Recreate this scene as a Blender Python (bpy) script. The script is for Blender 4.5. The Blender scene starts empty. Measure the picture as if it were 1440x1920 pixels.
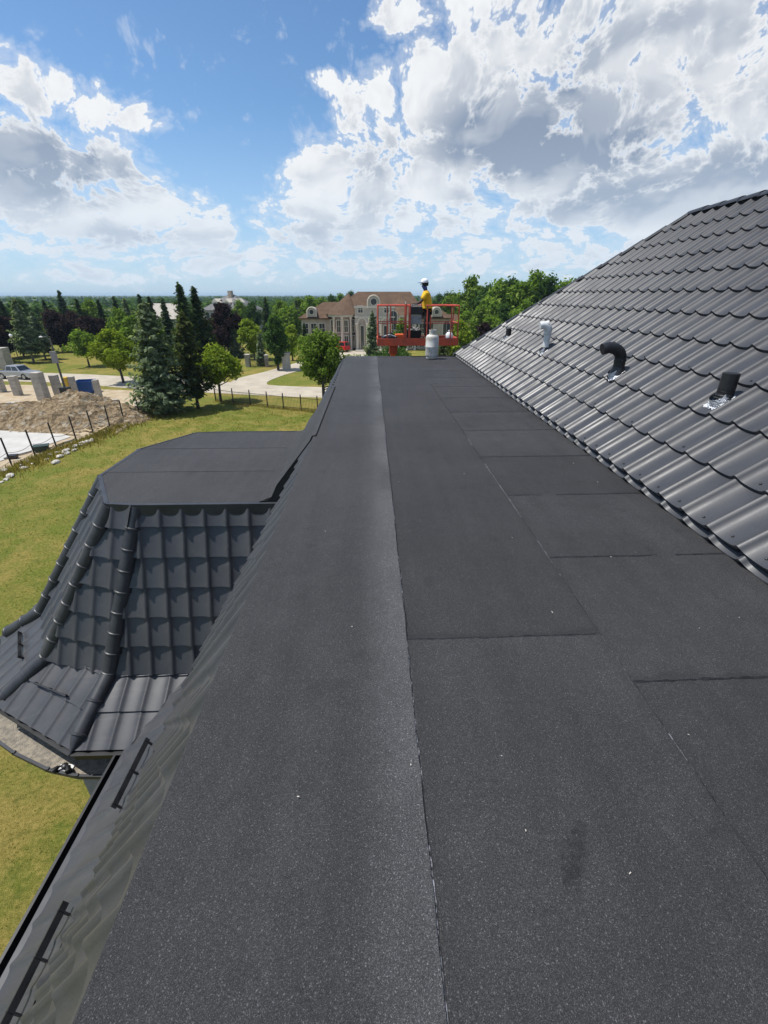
import bpy, bmesh, math, random
import numpy as np
from mathutils import Vector, Matrix, noise as mnoise

random.seed(7)
rng = np.random.default_rng(7)
R = math.radians
C = bpy.context.scene.collection
SC = bpy.context.scene

# ------------------------------------------------------------------ camera
H = 10.5                      # eye above the lawn
F = 840.0                     # focal length in photograph pixels (1440 wide)
PITCH = math.atan(407 / F)
YAW = math.atan(25 / F * math.cos(PITCH))
cam_d = bpy.data.cameras.new('camera')
cam = bpy.data.objects.new('camera', cam_d)
C.objects.link(cam)
cam_d.sensor_fit = 'HORIZONTAL'
cam_d.sensor_width = 36
cam_d.lens = F / 1440 * 36
cam_d.clip_start = 0.05
cam_d.clip_end = 40000
cam.location = (0, 0, H)
cam.rotation_euler = (math.pi / 2 - PITCH, 0, -YAW)
SC.camera = cam

# ------------------------------------------------------------------ light
SUN_DIR = Vector((-0.43, 0.02, 0.90)).normalized()
sun_d = bpy.data.lights.new('sun', 'SUN')
sun = bpy.data.objects.new('sun', sun_d)
C.objects.link(sun)
sun_d.energy = 4.5
sun_d.angle = R(0.53)
sun_d.color = (1.0, 0.965, 0.91)
sun.rotation_euler = SUN_DIR.to_track_quat('Z', 'Y').to_euler()
SC.view_settings.view_transform = 'Standard'
SC.view_settings.look = 'None'
SC.view_settings.exposure = 0.22
SC.view_settings.gamma = 1.0
SC.view_settings.use_curve_mapping = False
SC.render.engine = 'CYCLES'
SC.cycles.use_denoising = True
SC.cycles.max_bounces = 6
SC.cycles.transparent_max_bounces = 6
SC.cycles.volume_bounces = 0

CAMM = Matrix.Rotation(-YAW, 3, 'Z') @ Matrix.Rotation(math.pi / 2 - PITCH, 3, 'X')


def ray(u, v):
    return CAMM @ Vector(((u - 720) / F, -(v - 960) / F, -1.0))


def P(u, v, z):
    """point of height z seen at photograph pixel (u, v)"""
    d = ray(u, v)
    t = (z - H) / d.z
    return Vector((0, 0, H)) + d * t


def at(u, v, y):
    """point of the upright plane Y = y seen at photograph pixel (u, v)"""
    d = ray(u, v)
    return Vector((0, 0, H)) + d * (y / d.y)


# ------------------------------------------------------------------ node helper
class NT:
    def __init__(s, tree):
        s.t = tree
        s.n = tree.nodes
        s.l = tree.links

    def node(s, ty, **kw):
        n = s.n.new(ty)
        for k, v in kw.items():
            setattr(n, k, v)
        return n

    def put(s, sock, v):
        if v is None:
            return
        if hasattr(v, 'is_output') or isinstance(v, bpy.types.NodeSocket):
            s.l.new(v, sock)
        else:
            sock.default_value = v

    def m(s, op, a, b=None, c=None, clamp=False):
        n = s.node('ShaderNodeMath', operation=op, use_clamp=clamp)
        for i, x in enumerate((a, b, c)):
            s.put(n.inputs[i], x)
        return n.outputs[0]

    def vm(s, op, a, b=None, scale=None):
        n = s.node('ShaderNodeVectorMath', operation=op)
        s.put(n.inputs[0], a)
        s.put(n.inputs[1], b)
        if scale is not None:
            s.put(n.inputs[3], scale)
        return n.outputs['Value'] if op in ('DOT_PRODUCT', 'LENGTH', 'DISTANCE') else n.outputs[0]

    def noise(s, vec, scale, detail=4, rough=0.55, dist=0.0, col=False, dim='3D'):
        n = s.node('ShaderNodeTexNoise', noise_dimensions=dim)
        s.put(n.inputs['Vector'], vec)
        n.inputs['Scale'].default_value = scale
        n.inputs['Detail'].default_value = detail
        n.inputs['Roughness'].default_value = rough
        n.inputs['Distortion'].default_value = dist
        return n.outputs['Color' if col else 'Fac']

    def mr(s, x, a, b, c=0.0, d=1.0, smooth=True):
        n = s.node('ShaderNodeMapRange', interpolation_type='SMOOTHSTEP' if smooth else 'LINEAR')
        n.clamp = True
        s.put(n.inputs[0], x)
        for i, k in enumerate((a, b, c, d)):
            s.put(n.inputs[i + 1], k)
        return n.outputs[0]

    def mix(s, f, a, b, blend='MIX'):
        n = s.node('ShaderNodeMix', data_type='RGBA', blend_type=blend)
        n.clamp_factor = True
        s.put(n.inputs[0], f)
        for i, x in ((6, a), (7, b)):
            if isinstance(x, (tuple, list)):
                x = tuple(x) + (1,) if len(x) == 3 else tuple(x)
            s.put(n.inputs[i], x)
        return n.outputs[2]


# ------------------------------------------------------------------ world: nishita sky with cumulus
def azel(u, v):
    d = ray(u, v).normalized()
    return math.atan2(d.x, d.y), math.asin(d.z)


def build_world():
    w = bpy.data.worlds.new('World')
    SC.world = w
    w.use_nodes = True
    w.cycles.sampling_method = 'MANUAL'
    w.cycles.sample_map_resolution = 512
    T = NT(w.node_tree)
    T.n.clear()
    out = T.node('ShaderNodeOutputWorld')
    bg = T.node('ShaderNodeBackground')
    T.l.new(bg.outputs[0], out.inputs[0])
    sky = T.node('ShaderNodeTexSky', sky_type='NISHITA')
    sky.sun_disc = False
    sky.sun_elevation = math.asin(SUN_DIR.z)
    sky.sun_rotation = math.atan2(SUN_DIR.x, SUN_DIR.y)
    sky.altitude = 200
    sky.air_density = 1.0
    sky.dust_density = 0.4
    sky.ozone_density = 2.2
    g = T.node('ShaderNodeTexCoord').outputs['Generated']
    d = T.vm('NORMALIZE', g)
    sep = T.node('ShaderNodeSeparateXYZ')
    T.l.new(d, sep.inputs[0])
    x, y, z = sep.outputs
    az = T.m('ARCTAN2', x, y)
    el = T.m('ARCSINE', z)
    # sky-dome coordinates: clouds get flatter and smaller towards the horizon
    el2 = T.m('MULTIPLY', T.m('LOGARITHM', T.m('ADD', T.m('MAXIMUM', el, 0.0), 0.24), math.e), 0.62)
    cv = T.node('ShaderNodeCombineXYZ')
    T.l.new(az, cv.inputs[0])
    T.l.new(el2, cv.inputs[1])
    cvec = cv.outputs[0]
    ae = T.node('ShaderNodeCombineXYZ')
    T.l.new(az, ae.inputs[0])
    T.l.new(el, ae.inputs[1])
    aev = ae.outputs[0]
    wn = T.noise(cvec, 5.0, 2, 0.55, col=True, dim='2D')
    warp = T.vm('SCALE', T.vm('SUBTRACT', wn, (0.5, 0.5, 0.5)), scale=0.085)
    p = T.vm('ADD', cvec, warp)

    def billow(vec, det):
        n = T.noise(vec, 5.5, det, 0.54, dim='2D')
        v = T.node('ShaderNodeTexVoronoi', feature='SMOOTH_F1', voronoi_dimensions='2D')
        T.l.new(vec, v.inputs['Vector'])
        v.inputs['Scale'].default_value = 19
        v.inputs['Detail'].default_value = 3
        v.inputs['Roughness'].default_value = 0.6
        v.inputs['Lacunarity'].default_value = 2.3
        v.inputs['Smoothness'].default_value = 0.5
        return T.m('ADD', T.m('MULTIPLY', n, 0.64), T.m('MULTIPLY', T.m('SUBTRACT', 0.95, v.outputs['Distance']), 0.34))
    n1 = billow(p, 7)
    na = T.noise(p, 7.5, 4, 0.5, dim='2D')
    nb = T.noise(T.vm('ADD', p, (-0.022, 0.036, 0.0)), 7.5, 4, 0.5, dim='2D')
    # cloud banks, by direction in the sky (azimuth, elevation)
    banks = [(30, 190, 150, 70, .44), (-60, 290, 250, 70, .54), (215, 215, 66, 26, .30), (130, 260, 95, 55, .34),
             (255, 400, 105, 58, .45), (390, 418, 52, 46, .42), (130, 395, 95, 52, .40), (40, 430, 180, 36, .32),
             (265, 60, 40, 32, .26), (608, 155, 30, 26, .33), (745, 15, 38, 54, .38),
             (990, 110, 205, 155, .47), (1290, 110, 225, 195, .48), (1050, 250, 180, 76, .58), (1420, 260, 190, 130, .50),
             (830, 215, 70, 100, .46), (690, 250, 56, 92, .46), (640, 330, 80, 66, .45), (600, 420, 110, 52, .44),
             (750, 360, 95, 90, .45), (850, 395, 80, 60, .43), (965, 405, 50, 42, .36), (1120, 340, 170, 76, .50),
             (1250, 370, 180, 70, .50), (930, 300, 80, 66, .44), (1000, 465, 480, 46, .34), (420, 485, 520, 36, .31), (150, 500, 400, 26, .32)]

    def blob(u, v, ru, rv, s, k=-0.75):
        a0, e0 = azel(u, v)
        a1, _ = azel(u + ru, v)
        _, e1 = azel(u, v + rv)
        wa, we = abs(a1 - a0), abs(e1 - e0)
        q = T.node('ShaderNodeVectorMath', operation='MULTIPLY_ADD')
        T.l.new(aev, q.inputs[0])
        q.inputs[1].default_value = (1 / wa, 1 / we, 0)
        q.inputs[2].default_value = (-a0 / wa, -e0 / we, 0)
        qq = T.vm('DOT_PRODUCT', q.outputs[0], q.outputs[0])
        return T.mr(qq, 0.25 if k > -.8 else 0.0, 3.0, s, 0.0)
    tot = None
    for u, v, ru, rv, s in banks:
        gs = blob(u, v, ru, rv, s)
        tot = gs if tot is None else T.m('MAXIMUM', tot, gs)
    # the same kind of broken cumulus everywhere else round the sky
    far = T.m('MAXIMUM', T.mr(T.m('ABSOLUTE', az), 0.95, 1.3), T.mr(el, 0.62, 0.85))
    low = T.noise(cvec, 1.7, 2, 0.5, dim='2D')
    gen = T.m('MULTIPLY', T.mr(low, 0.42, 0.66), 0.42)
    tot = T.m('MAXIMUM', tot, T.m('MULTIPLY', gen, far))
    D = T.m('ADD', T.m('SUBTRACT', n1, 0.612), tot)
    alpha = T.mr(D, -0.02, 0.085)
    thin = T.m('MULTIPLY', T.mr(D, -0.20, 0.05), 0.34)
    alpha = T.m('MAXIMUM', alpha, thin)
    # deep bases, seen from below, are grey
    dark = None
    for u, v, ru, rv, s in ((1040, 255, 190, 80, 1.15), (0, 305, 200, 60, 1.15), (1180, 150, 200, 110, .45), (1390, 180, 120, 80, .4), (1200, 375, 190, 40, .75), (620, 455, 90, 25, .5), (700, 330, 40, 60, .4), (1000, 120, 150, 80, .25), (1380, 330, 120, 50, .7), (240, 450, 120, 22, .4), (880, 350, 60, 30, .4)):
        gs = blob(u, v, ru, rv, s, -0.9)
        dark = gs if dark is None else T.m('MAXIMUM', dark, gs)
    dark = T.m('MAXIMUM', dark, T.m('MULTIPLY', T.mr(low, 0.50, 0.72), far))
    lit = T.mr(T.m('SUBTRACT', na, nb), -0.16, 0.16)
    body = T.mr(D, 0.02, 0.26)
    shade = T.m('ADD', T.m('MULTIPLY', dark, T.mr(D, 0.02, 0.22, 0.15, 0.72)), T.m('MULTIPLY', T.m('MULTIPLY', T.m('SUBTRACT', 1.0, lit), body), 0.46), clamp=True)
    ccol = T.mix(shade, (8.9, 9.1, 9.3), (2.7, 3.4, 4.6))
    # towards the horizon clouds are seen through more air
    air = T.mr(el, 0.0, 0.28, 0.66, 0.0)
    ccol = T.mix(air, ccol, (6.0, 7.2, 8.6))
    skyc = T.mix(1.0, sky.outputs[0], (1.00, 1.23, 1.38), blend='MULTIPLY')
    haze = T.mr(el, 0.0, 0.30, 0.62, 0.0)
    skyc = T.mix(haze, skyc, (4.5, 6.2, 8.7))
    col = T.mix(alpha, skyc, ccol)
    T.l.new(col, bg.inputs[0])
    bg.inputs[1].default_value = 0.088


build_world()


# ------------------------------------------------------------------ materials
MATS = {}


def mat(name, col, rough=0.8, metal=0.0, spec=0.5, var=0.0, vscale=3.0, vcol=None, bump=0.0, bscale=40.0, fn=None, detail=5, coat=0.0):
    if name in MATS:
        return MATS[name]
    m = bpy.data.materials.new(name)
    m.use_nodes = True
    T = NT(m.node_tree)
    b = T.n['Principled BSDF']
    b.inputs['Base Color'].default_value = (*col, 1)
    b.inputs['Roughness'].default_value = rough
    b.inputs['Metallic'].default_value = metal
    b.inputs['Specular IOR Level'].default_value = spec
    b.inputs['Coat Weight'].default_value = coat
    pos = T.node('ShaderNodeNewGeometry').outputs['Position']
    if var > 0:
        n = T.noise(pos, vscale, detail, 0.6)
        c2 = vcol or tuple(c * (1 - var) for c in col)
        T.l.new(T.mix(T.mr(n, 0.35, 0.68), col, c2), b.inputs['Base Color'])
    if bump > 0:
        bn = T.node('ShaderNodeBump')
        bn.inputs['Strength'].default_value = bump
        bn.inputs['Distance'].default_value = 0.02
        T.l.new(T.noise(pos, bscale, 4, 0.6), bn.inputs['Height'])
        T.l.new(bn.outputs[0], b.inputs['Normal'])
    if fn:
        fn(T, b, pos)
    MATS[name] = m
    return m


ROOF_Z = H - 1.55
SEAM1 = 0.1595
SEAM2 = 1.145


def membrane_nodes(T, b, pos, darker=False):
    vor = T.node('ShaderNodeTexVoronoi')
    T.l.new(pos, vor.inputs['Vector'])
    vor.inputs['Scale'].default_value = 560
    sc = T.node('ShaderNodeSeparateColor')
    T.l.new(vor.outputs['Color'], sc.inputs[0])
    vor2 = T.node('ShaderNodeTexVoronoi')
    T.l.new(pos, vor2.inputs['Vector'])
    vor2.inputs['Scale'].default_value = 330
    sc2 = T.node('ShaderNodeSeparateColor')
    T.l.new(vor2.outputs['Color'], sc2.inputs[0])
    oi = T.node('ShaderNodeObjectInfo')
    big = T.noise(pos, 0.9, 5, 0.6)
    mid = T.noise(pos, 7.0, 5, 0.65)
    col = T.mix(sc.outputs[0], (0.0128, 0.0127, 0.0131), (0.0415, 0.0410, 0.0422))
    glint = T.m('MULTIPLY', T.mr(sc.outputs[1], 0.80, 0.99), 0.40)
    col = T.mix(glint, col, (0.165, 0.162, 0.165))
    glint2 = T.m('MULTIPLY', T.mr(sc2.outputs[1], 0.97, 0.992), 0.42)
    col = T.mix(glint2, col, (0.20, 0.20, 0.21))
    tone = T.m('ADD', T.mr(big, 0.3, 0.72, 0.82, 1.22, smooth=False), T.m('MULTIPLY', T.m('SUBTRACT', mid, 0.5), 0.46))
    tone = T.m('MULTIPLY', tone, T.mr(oi.outputs['Random'], 0, 1, 0.86, 1.12, smooth=False))
    st = T.node('ShaderNodeMapping')
    T.l.new(pos, st.inputs[0])
    st.inputs['Scale'].default_value = (9, 0.5, 1)
    tone = T.m('MULTIPLY', tone, T.mr(T.noise(st.outputs[0], 1.0, 5, 0.6), 0.3, 0.72, 0.90, 1.12, smooth=False))
    # paler towards the lap of the first roll, patchy
    sep = T.node('ShaderNodeSeparateXYZ')
    T.l.new(pos, sep.inputs[0])
    lap = T.m('MULTIPLY', T.mr(sep.outputs[0], SEAM1 - 0.30, SEAM1 - 0.015), T.m('SUBTRACT', 1.0, T.mr(sep.outputs[0], SEAM1 - 0.004, SEAM1 + 0.012)))
    sv = T.node('ShaderNodeMapping')
    T.l.new(pos, sv.inputs[0])
    sv.inputs['Scale'].default_value = (1.2, 0.8, 1)
    patch = T.mr(T.noise(sv.outputs[0], 1.6, 4, 0.55), 0.36, 0.66)
    lapm = T.m('MULTIPLY', lap, patch)
    tone = T.m('ADD', tone, T.m('MULTIPLY', T.m('ADD', T.m('MULTIPLY', lapm, 0.75), T.m('MULTIPLY', lap, 0.45)), 1.0))
    # scuff where a boot dragged
    ax = (SCUFF_B - SCUFF_A).normalized()
    cxs, cys = (SCUFF_A.x + SCUFF_B.x) / 2, (SCUFF_A.y + SCUFF_B.y) / 2
    half = (SCUFF_B - SCUFF_A).length / 2
    dx_, dy_ = T.m('SUBTRACT', sep.outputs[0], cxs), T.m('SUBTRACT', sep.outputs[1], cys)
    along = T.m('ADD', T.m('MULTIPLY', dx_, ax.x), T.m('MULTIPLY', dy_, ax.y))
    across = T.m('ADD', T.m('MULTIPLY', dx_, -ax.y), T.m('MULTIPLY', dy_, ax.x))
    q = T.m('ADD', T.m('POWER', T.m('MULTIPLY', across, 1 / .030), 2), T.m('POWER', T.m('MULTIPLY', along, 1 / half), 4))
    q = T.m('ADD', q, T.m('MULTIPLY', T.m('SUBTRACT', T.noise(pos, 38, 5, 0.8), 0.5), 6.5))
    tone = T.m('MULTIPLY', tone, T.mr(q, -0.6, 1.6, 0.45, 1.0))
    # the first roll is a little paler than the others
    tone = T.m('MULTIPLY', tone, T.mr(sep.outputs[0], SEAM1, SEAM1 + 0.004, 1.12, 0.94))
    # chalky scuffs
    ch = T.mr(T.noise(pos, 2.6, 8, 0.72, 0.6), 0.64, 0.75)
    tone = T.m('ADD', tone, T.m('MULTIPLY', ch, 0.42))
    lt = T.mr(T.noise(pos, 4.4, 3, 0.5), 0.63, 0.70, 0.0, 0.16)
    tone = T.m('SUBTRACT', tone, lt)
    if darker:
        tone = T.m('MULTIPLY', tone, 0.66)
    tcol = T.node('ShaderNodeCombineColor')
    for i in range(3):
        T.l.new(tone, tcol.inputs[i])
    T.l.new(T.mix(1.0, col, tcol.outputs[0], blend='MULTIPLY'), b.inputs['Base Color'])
    bn = T.node('ShaderNodeBump')
    bn.inputs['Strength'].default_value = 0.55
    bn.inputs['Distance'].default_value = 0.004
    T.l.new(T.m('ADD', vor.outputs['Distance'], T.m('MULTIPLY', mid, 0.5)), bn.inputs['Height'])
    T.l.new(bn.outputs[0], b.inputs['Normal'])


SCUFF_A, SCUFF_B = P(1088, 1545, ROOF_Z), P(1064, 1680, ROOF_Z)
mat('membrane', (0.04, 0.04, 0.042), rough=0.72, spec=0.35, fn=membrane_nodes)
mat('membrane_burnt_shade', (0.03, 0.03, 0.03), rough=0.6, spec=0.4, fn=lambda T, b, pos: membrane_nodes(T, b, pos, True))
mat('asphalt_bead', (0.006, 0.006, 0.007), rough=0.6, spec=0.3, var=0.9, vscale=40, vcol=(0.020, 0.020, 0.022))
mat('dusty_bead', (0.008, 0.008, 0.009), rough=0.6, spec=0.3, var=0.9, vscale=70, vcol=(0.22, 0.22, 0.24))


def tile_nodes(T, b, pos):
    oi = T.node('ShaderNodeObjectInfo')
    dust = T.mr(T.noise(pos, 1.3, 6, 0.62), 0.38, 0.72)
    fine = T.noise(pos, 160, 3, 0.6)
    c = T.mix(dust, (0.034, 0.036, 0.041), (0.051, 0.052, 0.057))
    c = T.mix(T.mr(oi.outputs['Random'], 0, 1, 0, 0.45), c, (0.033, 0.034, 0.039))
    sm = T.node('ShaderNodeMapping')
    T.l.new(pos, sm.inputs[0])
    sm.inputs['Scale'].default_value = (1.5, 9, 1.5)
    c = T.mix(T.mr(T.noise(sm.outputs[0], 1.6, 6, 0.65), 0.5, 0.74, 0, 0.55), c, (0.072, 0.071, 0.069))
    c = T.mix(T.mr(fine, 0.35, 0.7, 0, 0.35), c, (0.075, 0.076, 0.08))
    T.l.new(c, b.inputs['Base Color'])
    T.l.new(T.mr(T.noise(pos, 2.2, 5, 0.6), 0.3, 0.7, 0.37, 0.54), b.inputs['Roughness'])
    bn = T.node('ShaderNodeBump')
    bn.inputs['Strength'].default_value = 0.12
    bn.inputs['Distance'].default_value = 0.004
    T.l.new(fine, bn.inputs['Height'])
    T.l.new(bn.outputs[0], b.inputs['Normal'])


mat('metal_tile', (0.045, 0.046, 0.05), rough=0.5, spec=0.5, fn=tile_nodes)
mat('dark_metal', (0.020, 0.021, 0.024), rough=0.40, spec=0.5, var=0.4, vscale=4)
mat('cap_metal', (0.026, 0.028, 0.033), rough=0.46, spec=0.45, var=0.4, vscale=6, vcol=(0.04, 0.042, 0.047))
mat('gutter_metal', (0.012, 0.012, 0.013), rough=0.45, spec=0.5, var=0.5, vscale=5)
mat('underlay', (0.02, 0.02, 0.022), rough=0.9)
mat('black_plastic', (0.008, 0.008, 0.009), rough=0.42, spec=0.5, var=0.3, vscale=20, vcol=(0.016, 0.016, 0.017))
mat('white_pvc', (0.72, 0.72, 0.70), rough=0.4, var=0.25, vscale=9)
mat('foil', (0.62, 0.63, 0.65), rough=0.42, metal=0.9, bump=0.9, bscale=55)
mat('ledge', (0.30, 0.26, 0.20), rough=0.95, var=0.6, vscale=14, bump=0.8, bscale=60, vcol=(0.16, 0.145, 0.12))
mat('stucco', (0.30, 0.29, 0.27), rough=0.9, var=0.2, vscale=5, bump=0.3)


# ------------------------------------------------------------------ mesh helpers
def link(o, parent=None):
    C.objects.link(o)
    if parent is not None:
        o.parent = parent
    return o


def tag(o, label=None, cat=None, group=None, kind=None):
    if label: o['label'] = label
    if cat: o['category'] = cat
    if group: o['group'] = group
    if kind: o['kind'] = kind
    return o


def empty(name, loc=(0, 0, 0), label=None, cat=None, group=None, rz=0.0):
    o = bpy.data.objects.new(name, None)
    o.location = loc
    o.rotation_euler = (0, 0, rz)
    o.empty_display_size = 0.2
    C.objects.link(o)
    return tag(o, label, cat, group)


class MB:
    def __init__(s):
        s.v = []
        s.f = []

    def add(s, verts, faces):
        k = len(s.v)
        s.v += [tuple(p) for p in verts]
        s.f += [tuple(i + k for i in f) for f in faces]
        return s

    def box(s, x0, x1, y0, y1, z0, z1, M=None):
        vs = [Vector((x, y, z)) for z in (z0, z1) for x, y in ((x0, y0), (x1, y0), (x1, y1), (x0, y1))]
        if M is not None:
            vs = [M @ p for p in vs]
        return s.add(vs, [(3, 2, 1, 0), (4, 5, 6, 7), (0, 1, 5, 4), (1, 2, 6, 5), (2, 3, 7, 6), (3, 0, 4, 7)])

    def bar(s, a, b, w, h=None, up=Vector((0, 0, 1))):
        a, b = Vector(a), Vector(b)
        h = h or w
        d = (b - a).normalized()
        if abs(d.dot(up)) > 0.95:
            up = Vector((0, 1, 0))
        sx = d.cross(up).normalized() * w / 2
        sy = sx.cross(d).normalized() * h / 2
        vs = [p + i * sx + j * sy for p in (a, b) for i, j in ((-1, -1), (1, -1), (1, 1), (-1, 1))]
        return s.add(vs, [(3, 2, 1, 0), (4, 5, 6, 7), (0, 1, 5, 4), (1, 2, 6, 5), (2, 3, 7, 6), (3, 0, 4, 7)])

    def tube(s, pts, rad, n=10, cap=True):
        pts = [Vector(p) for p in pts]
        if not hasattr(rad, '__len__'):
            rad = [rad] * len(pts)
        k = len(s.v)
        ref = None
        for i, p in enumerate(pts):
            d = (pts[min(i + 1, len(pts) - 1)] - pts[max(i - 1, 0)])
            if d.length < 1e-9:
                d = Vector((0, 0, 1))
            d.normalize()
            if ref is None:
                ref = d.orthogonal().normalized()
            ref = (ref - d * ref.dot(d)).normalized()
            e = d.cross(ref)
            for j in range(n):
                a = 2 * math.pi * j / n
                s.v.append(tuple(p + rad[i] * (math.cos(a) * ref + math.sin(a) * e)))
        for i in range(len(pts) - 1):
            for j in range(n):
                a, b = k + i * n + j, k + i * n + (j + 1) % n
                s.f.append((a, b, b + n, a + n))
        if cap:
            s.f.append(tuple(k + j for j in reversed(range(n))))
            e = k + (len(pts) - 1) * n
            s.f.append(tuple(e + j for j in range(n)))
        return s

    def lathe(s, prof, n=20, c=(0, 0, 0)):
        k = len(s.v)
        for r, z in prof:
            for j in range(n):
                a = 2 * math.pi * j / n
                s.v.append((c[0] + r * math.cos(a), c[1] + r * math.sin(a), c[2] + z))
        for i in range(len(prof) - 1):
            for j in range(n):
                a, b = k + i * n + j, k + i * n + (j + 1) % n
                s.f.append((a, b, b + n, a + n))
        s.f.append(tuple(k + j for j in reversed(range(n))))
        e = k + (len(prof) - 1) * n
        s.f.append(tuple(e + j for j in range(n)))
        return s

    def prism(s, poly, z0, z1):
        n = len(poly)
        vs = [(p[0], p[1], z0) for p in poly] + [(p[0], p[1], z1) for p in poly]
        fs = [tuple(reversed(range(n))), tuple(range(n, 2 * n))]
        fs += [(i, (i + 1) % n, (i + 1) % n + n, i + n) for i in range(n)]
        return s.add(vs, fs)

    def build(s, name, m, parent=None, smooth=False, bevel=0.0, loc=None):
        me = bpy.data.meshes.new(name)
        me.from_pydata(s.v, [], s.f)
        me.update()
        if m:
            me.materials.append(MATS[m])
        if smooth:
            me.polygons.foreach_set('use_smooth', [True] * len(me.polygons))
            if smooth != 'all':
                me.set_sharp_from_angle(angle=R(38))
        o = bpy.data.objects.new(name, me)
        if loc is not None:
            o.location = loc
        link(o, parent)
        if bevel:
            bv = o.modifiers.new('bevel', 'BEVEL')
            bv.width = bevel
            bv.segments = 2
            bv.limit_method = 'ANGLE'
        return o


def copy_tree(o, parent=None):
    c = o.copy()
    C.objects.link(c)
    c.parent = parent
    for ch in o.children:
        copy_tree(ch, c)
    return c


# ================================================================== GROUND
def lawn_nodes(T, b, pos):
    big = T.noise(pos, 0.11, 5, 0.6, 0.6)
    mid = T.noise(pos, 0.55, 6, 0.68, 0.5)
    fine = T.noise(pos, 9, 6, 0.75)
    blade = T.noise(pos, 45, 3, 0.7)
    g = T.mix(T.mr(fine, 0.3, 0.7), (0.098, 0.130, 0.016), (0.205, 0.225, 0.034))
    dry = T.mix(T.mr(fine, 0.3, 0.7), (0.240, 0.185, 0.042), (0.390, 0.300, 0.088))
    k = T.m('ADD', T.m('MULTIPLY', big, 0.62), T.m('MULTIPLY', mid, 0.50))
    k = T.m('ADD', k, T.m('MULTIPLY', T.m('SUBTRACT', fine, 0.5), 0.22))
    # mowing swaths, slightly bent
    sp = T.node('ShaderNodeSeparateXYZ')
    T.l.new(pos, sp.inputs[0])
    sw = T.m('SINE', T.m('ADD', T.m('MULTIPLY', T.m('ADD', T.m('MULTIPLY', sp.outputs[0], 0.55), sp.outputs[1]), 4.2), T.m('MULTIPLY', mid, 3.0)))
    k = T.m('ADD', k, T.m('MULTIPLY', sw, 0.012))
    c = T.mix(T.mr(k, 0.46, 0.68), g, dry)
    c = T.mix(T.mr(blade, 0.35, 0.72, 0, 0.55), c, (0.045, 0.055, 0.010))
    tuft = T.noise(pos, 2.6, 5, 0.75)
    c = T.mix(T.mr(tuft, 0.52, 0.70, 0, 0.55), c, (0.060, 0.085, 0.012))
    c = T.mix(T.mr(T.noise(pos, 3.7, 6, 0.8, 0.4), 0.60, 0.74, 0, 0.6), c, (0.38, 0.29, 0.11))
    T.l.new(c, b.inputs['Base Color'])
    bn = T.node('ShaderNodeBump')
    bn.inputs['Strength'].default_value = 0.9
    bn.inputs['Distance'].default_value = 0.05
    T.l.new(T.m('ADD', fine, blade), bn.inputs['Height'])
    T.l.new(bn.outputs[0], b.inputs['Normal'])


def far_ground_nodes(T, b, pos):
    n = T.noise(pos, 0.006, 5, 0.6)
    f = T.noise(pos, 0.09, 5, 0.7)
    c = T.mix(T.mr(n, 0.4, 0.62), (0.055, 0.085, 0.022), (0.13, 0.13, 0.045))
    c = T.mix(T.mr(f, 0.4, 0.65, 0, 0.6), c, (0.045, 0.065, 0.02))
    T.l.new(c, b.inputs['Base Color'])


mat('lawn', (0.14, 0.14, 0.03), rough=0.95, spec=0.15, fn=lawn_nodes)
mat('far_ground', (0.08, 0.1, 0.03), rough=1.0, spec=0.1, fn=far_ground_nodes)
mat('concrete_road', (0.46, 0.40, 0.31), rough=0.9, var=0.22, vscale=0.5, bump=0.2, bscale=20, detail=8)
mat('slab_concrete', (0.50, 0.48, 0.44), rough=0.9, var=0.16, vscale=0.7, detail=8)
mat('site_soil', (0.36, 0.28, 0.18), rough=1.0, spec=0.1, var=0.5, vscale=0.9, bump=0.9, bscale=6, detail=8, vcol=(0.46, 0.38, 0.27))


def soil_pile_nodes(T, b, pos):
    a = T.noise(pos, 3.2, 8, 0.75)
    v = T.node('ShaderNodeTexVoronoi')
    T.l.new(pos, v.inputs['Vector'])
    v.inputs['Scale'].default_value = 3.0
    c = T.mix(T.mr(a, 0.33, 0.68), (0.16, 0.11, 0.062), (0.42, 0.32, 0.20))
    sc = T.node('ShaderNodeSeparateColor')
    T.l.new(v.outputs['Color'], sc.inputs[0])
    c = T.mix(T.mr(sc.outputs[0], 0.8, 0.95, 0, 0.8), c, (0.42, 0.36, 0.27))
    T.l.new(c, b.inputs['Base Color'])
    bn = T.node('ShaderNodeBump')
    bn.inputs['Strength'].default_value = 1.0
    bn.inputs['Distance'].default_value = 0.25
    T.l.new(T.m('ADD', a, T.m('MULTIPLY', v.outputs['Distance'], 0.6)), bn.inputs['Height'])
    T.l.new(bn.outputs[0], b.inputs['Normal'])


mat('soil_pile', (0.25, 0.18, 0.1), rough=1.0, spec=0.1, fn=soil_pile_nodes)


def ground_poly(name, pix, z, m, dense=None):
    b = MB()
    pts = [P(u, v, 0) if not isinstance(u, tuple) else Vector((u[0], u[1], 0)) for u, v in pix]
    b.add([(p.x, p.y, z) for p in pts], [tuple(range(len(pts)))])
    o = b.build(name, m)
    o['kind'] = 'structure'
    # keep it facing up
    if o.data.polygons[0].normal.z < 0:
        o.data.flip_normals()
    return o


b = MB()
S = 9000
b.add([(-S, -S, -0.03), (S, -S, -0.03), (S, S, -0.03), (-S, S, -0.03)], [(0, 1, 2, 3)])
tag(b.build('ground', 'far_ground'), kind='structure')
b = MB()
b.add([(-62, -25, 0), (70, -25, 0), (70, 115, 0), (-75, 115, 0)], [(0, 1, 2, 3)])
tag(b.build('lawn', 'lawn'), kind='structure')


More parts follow.
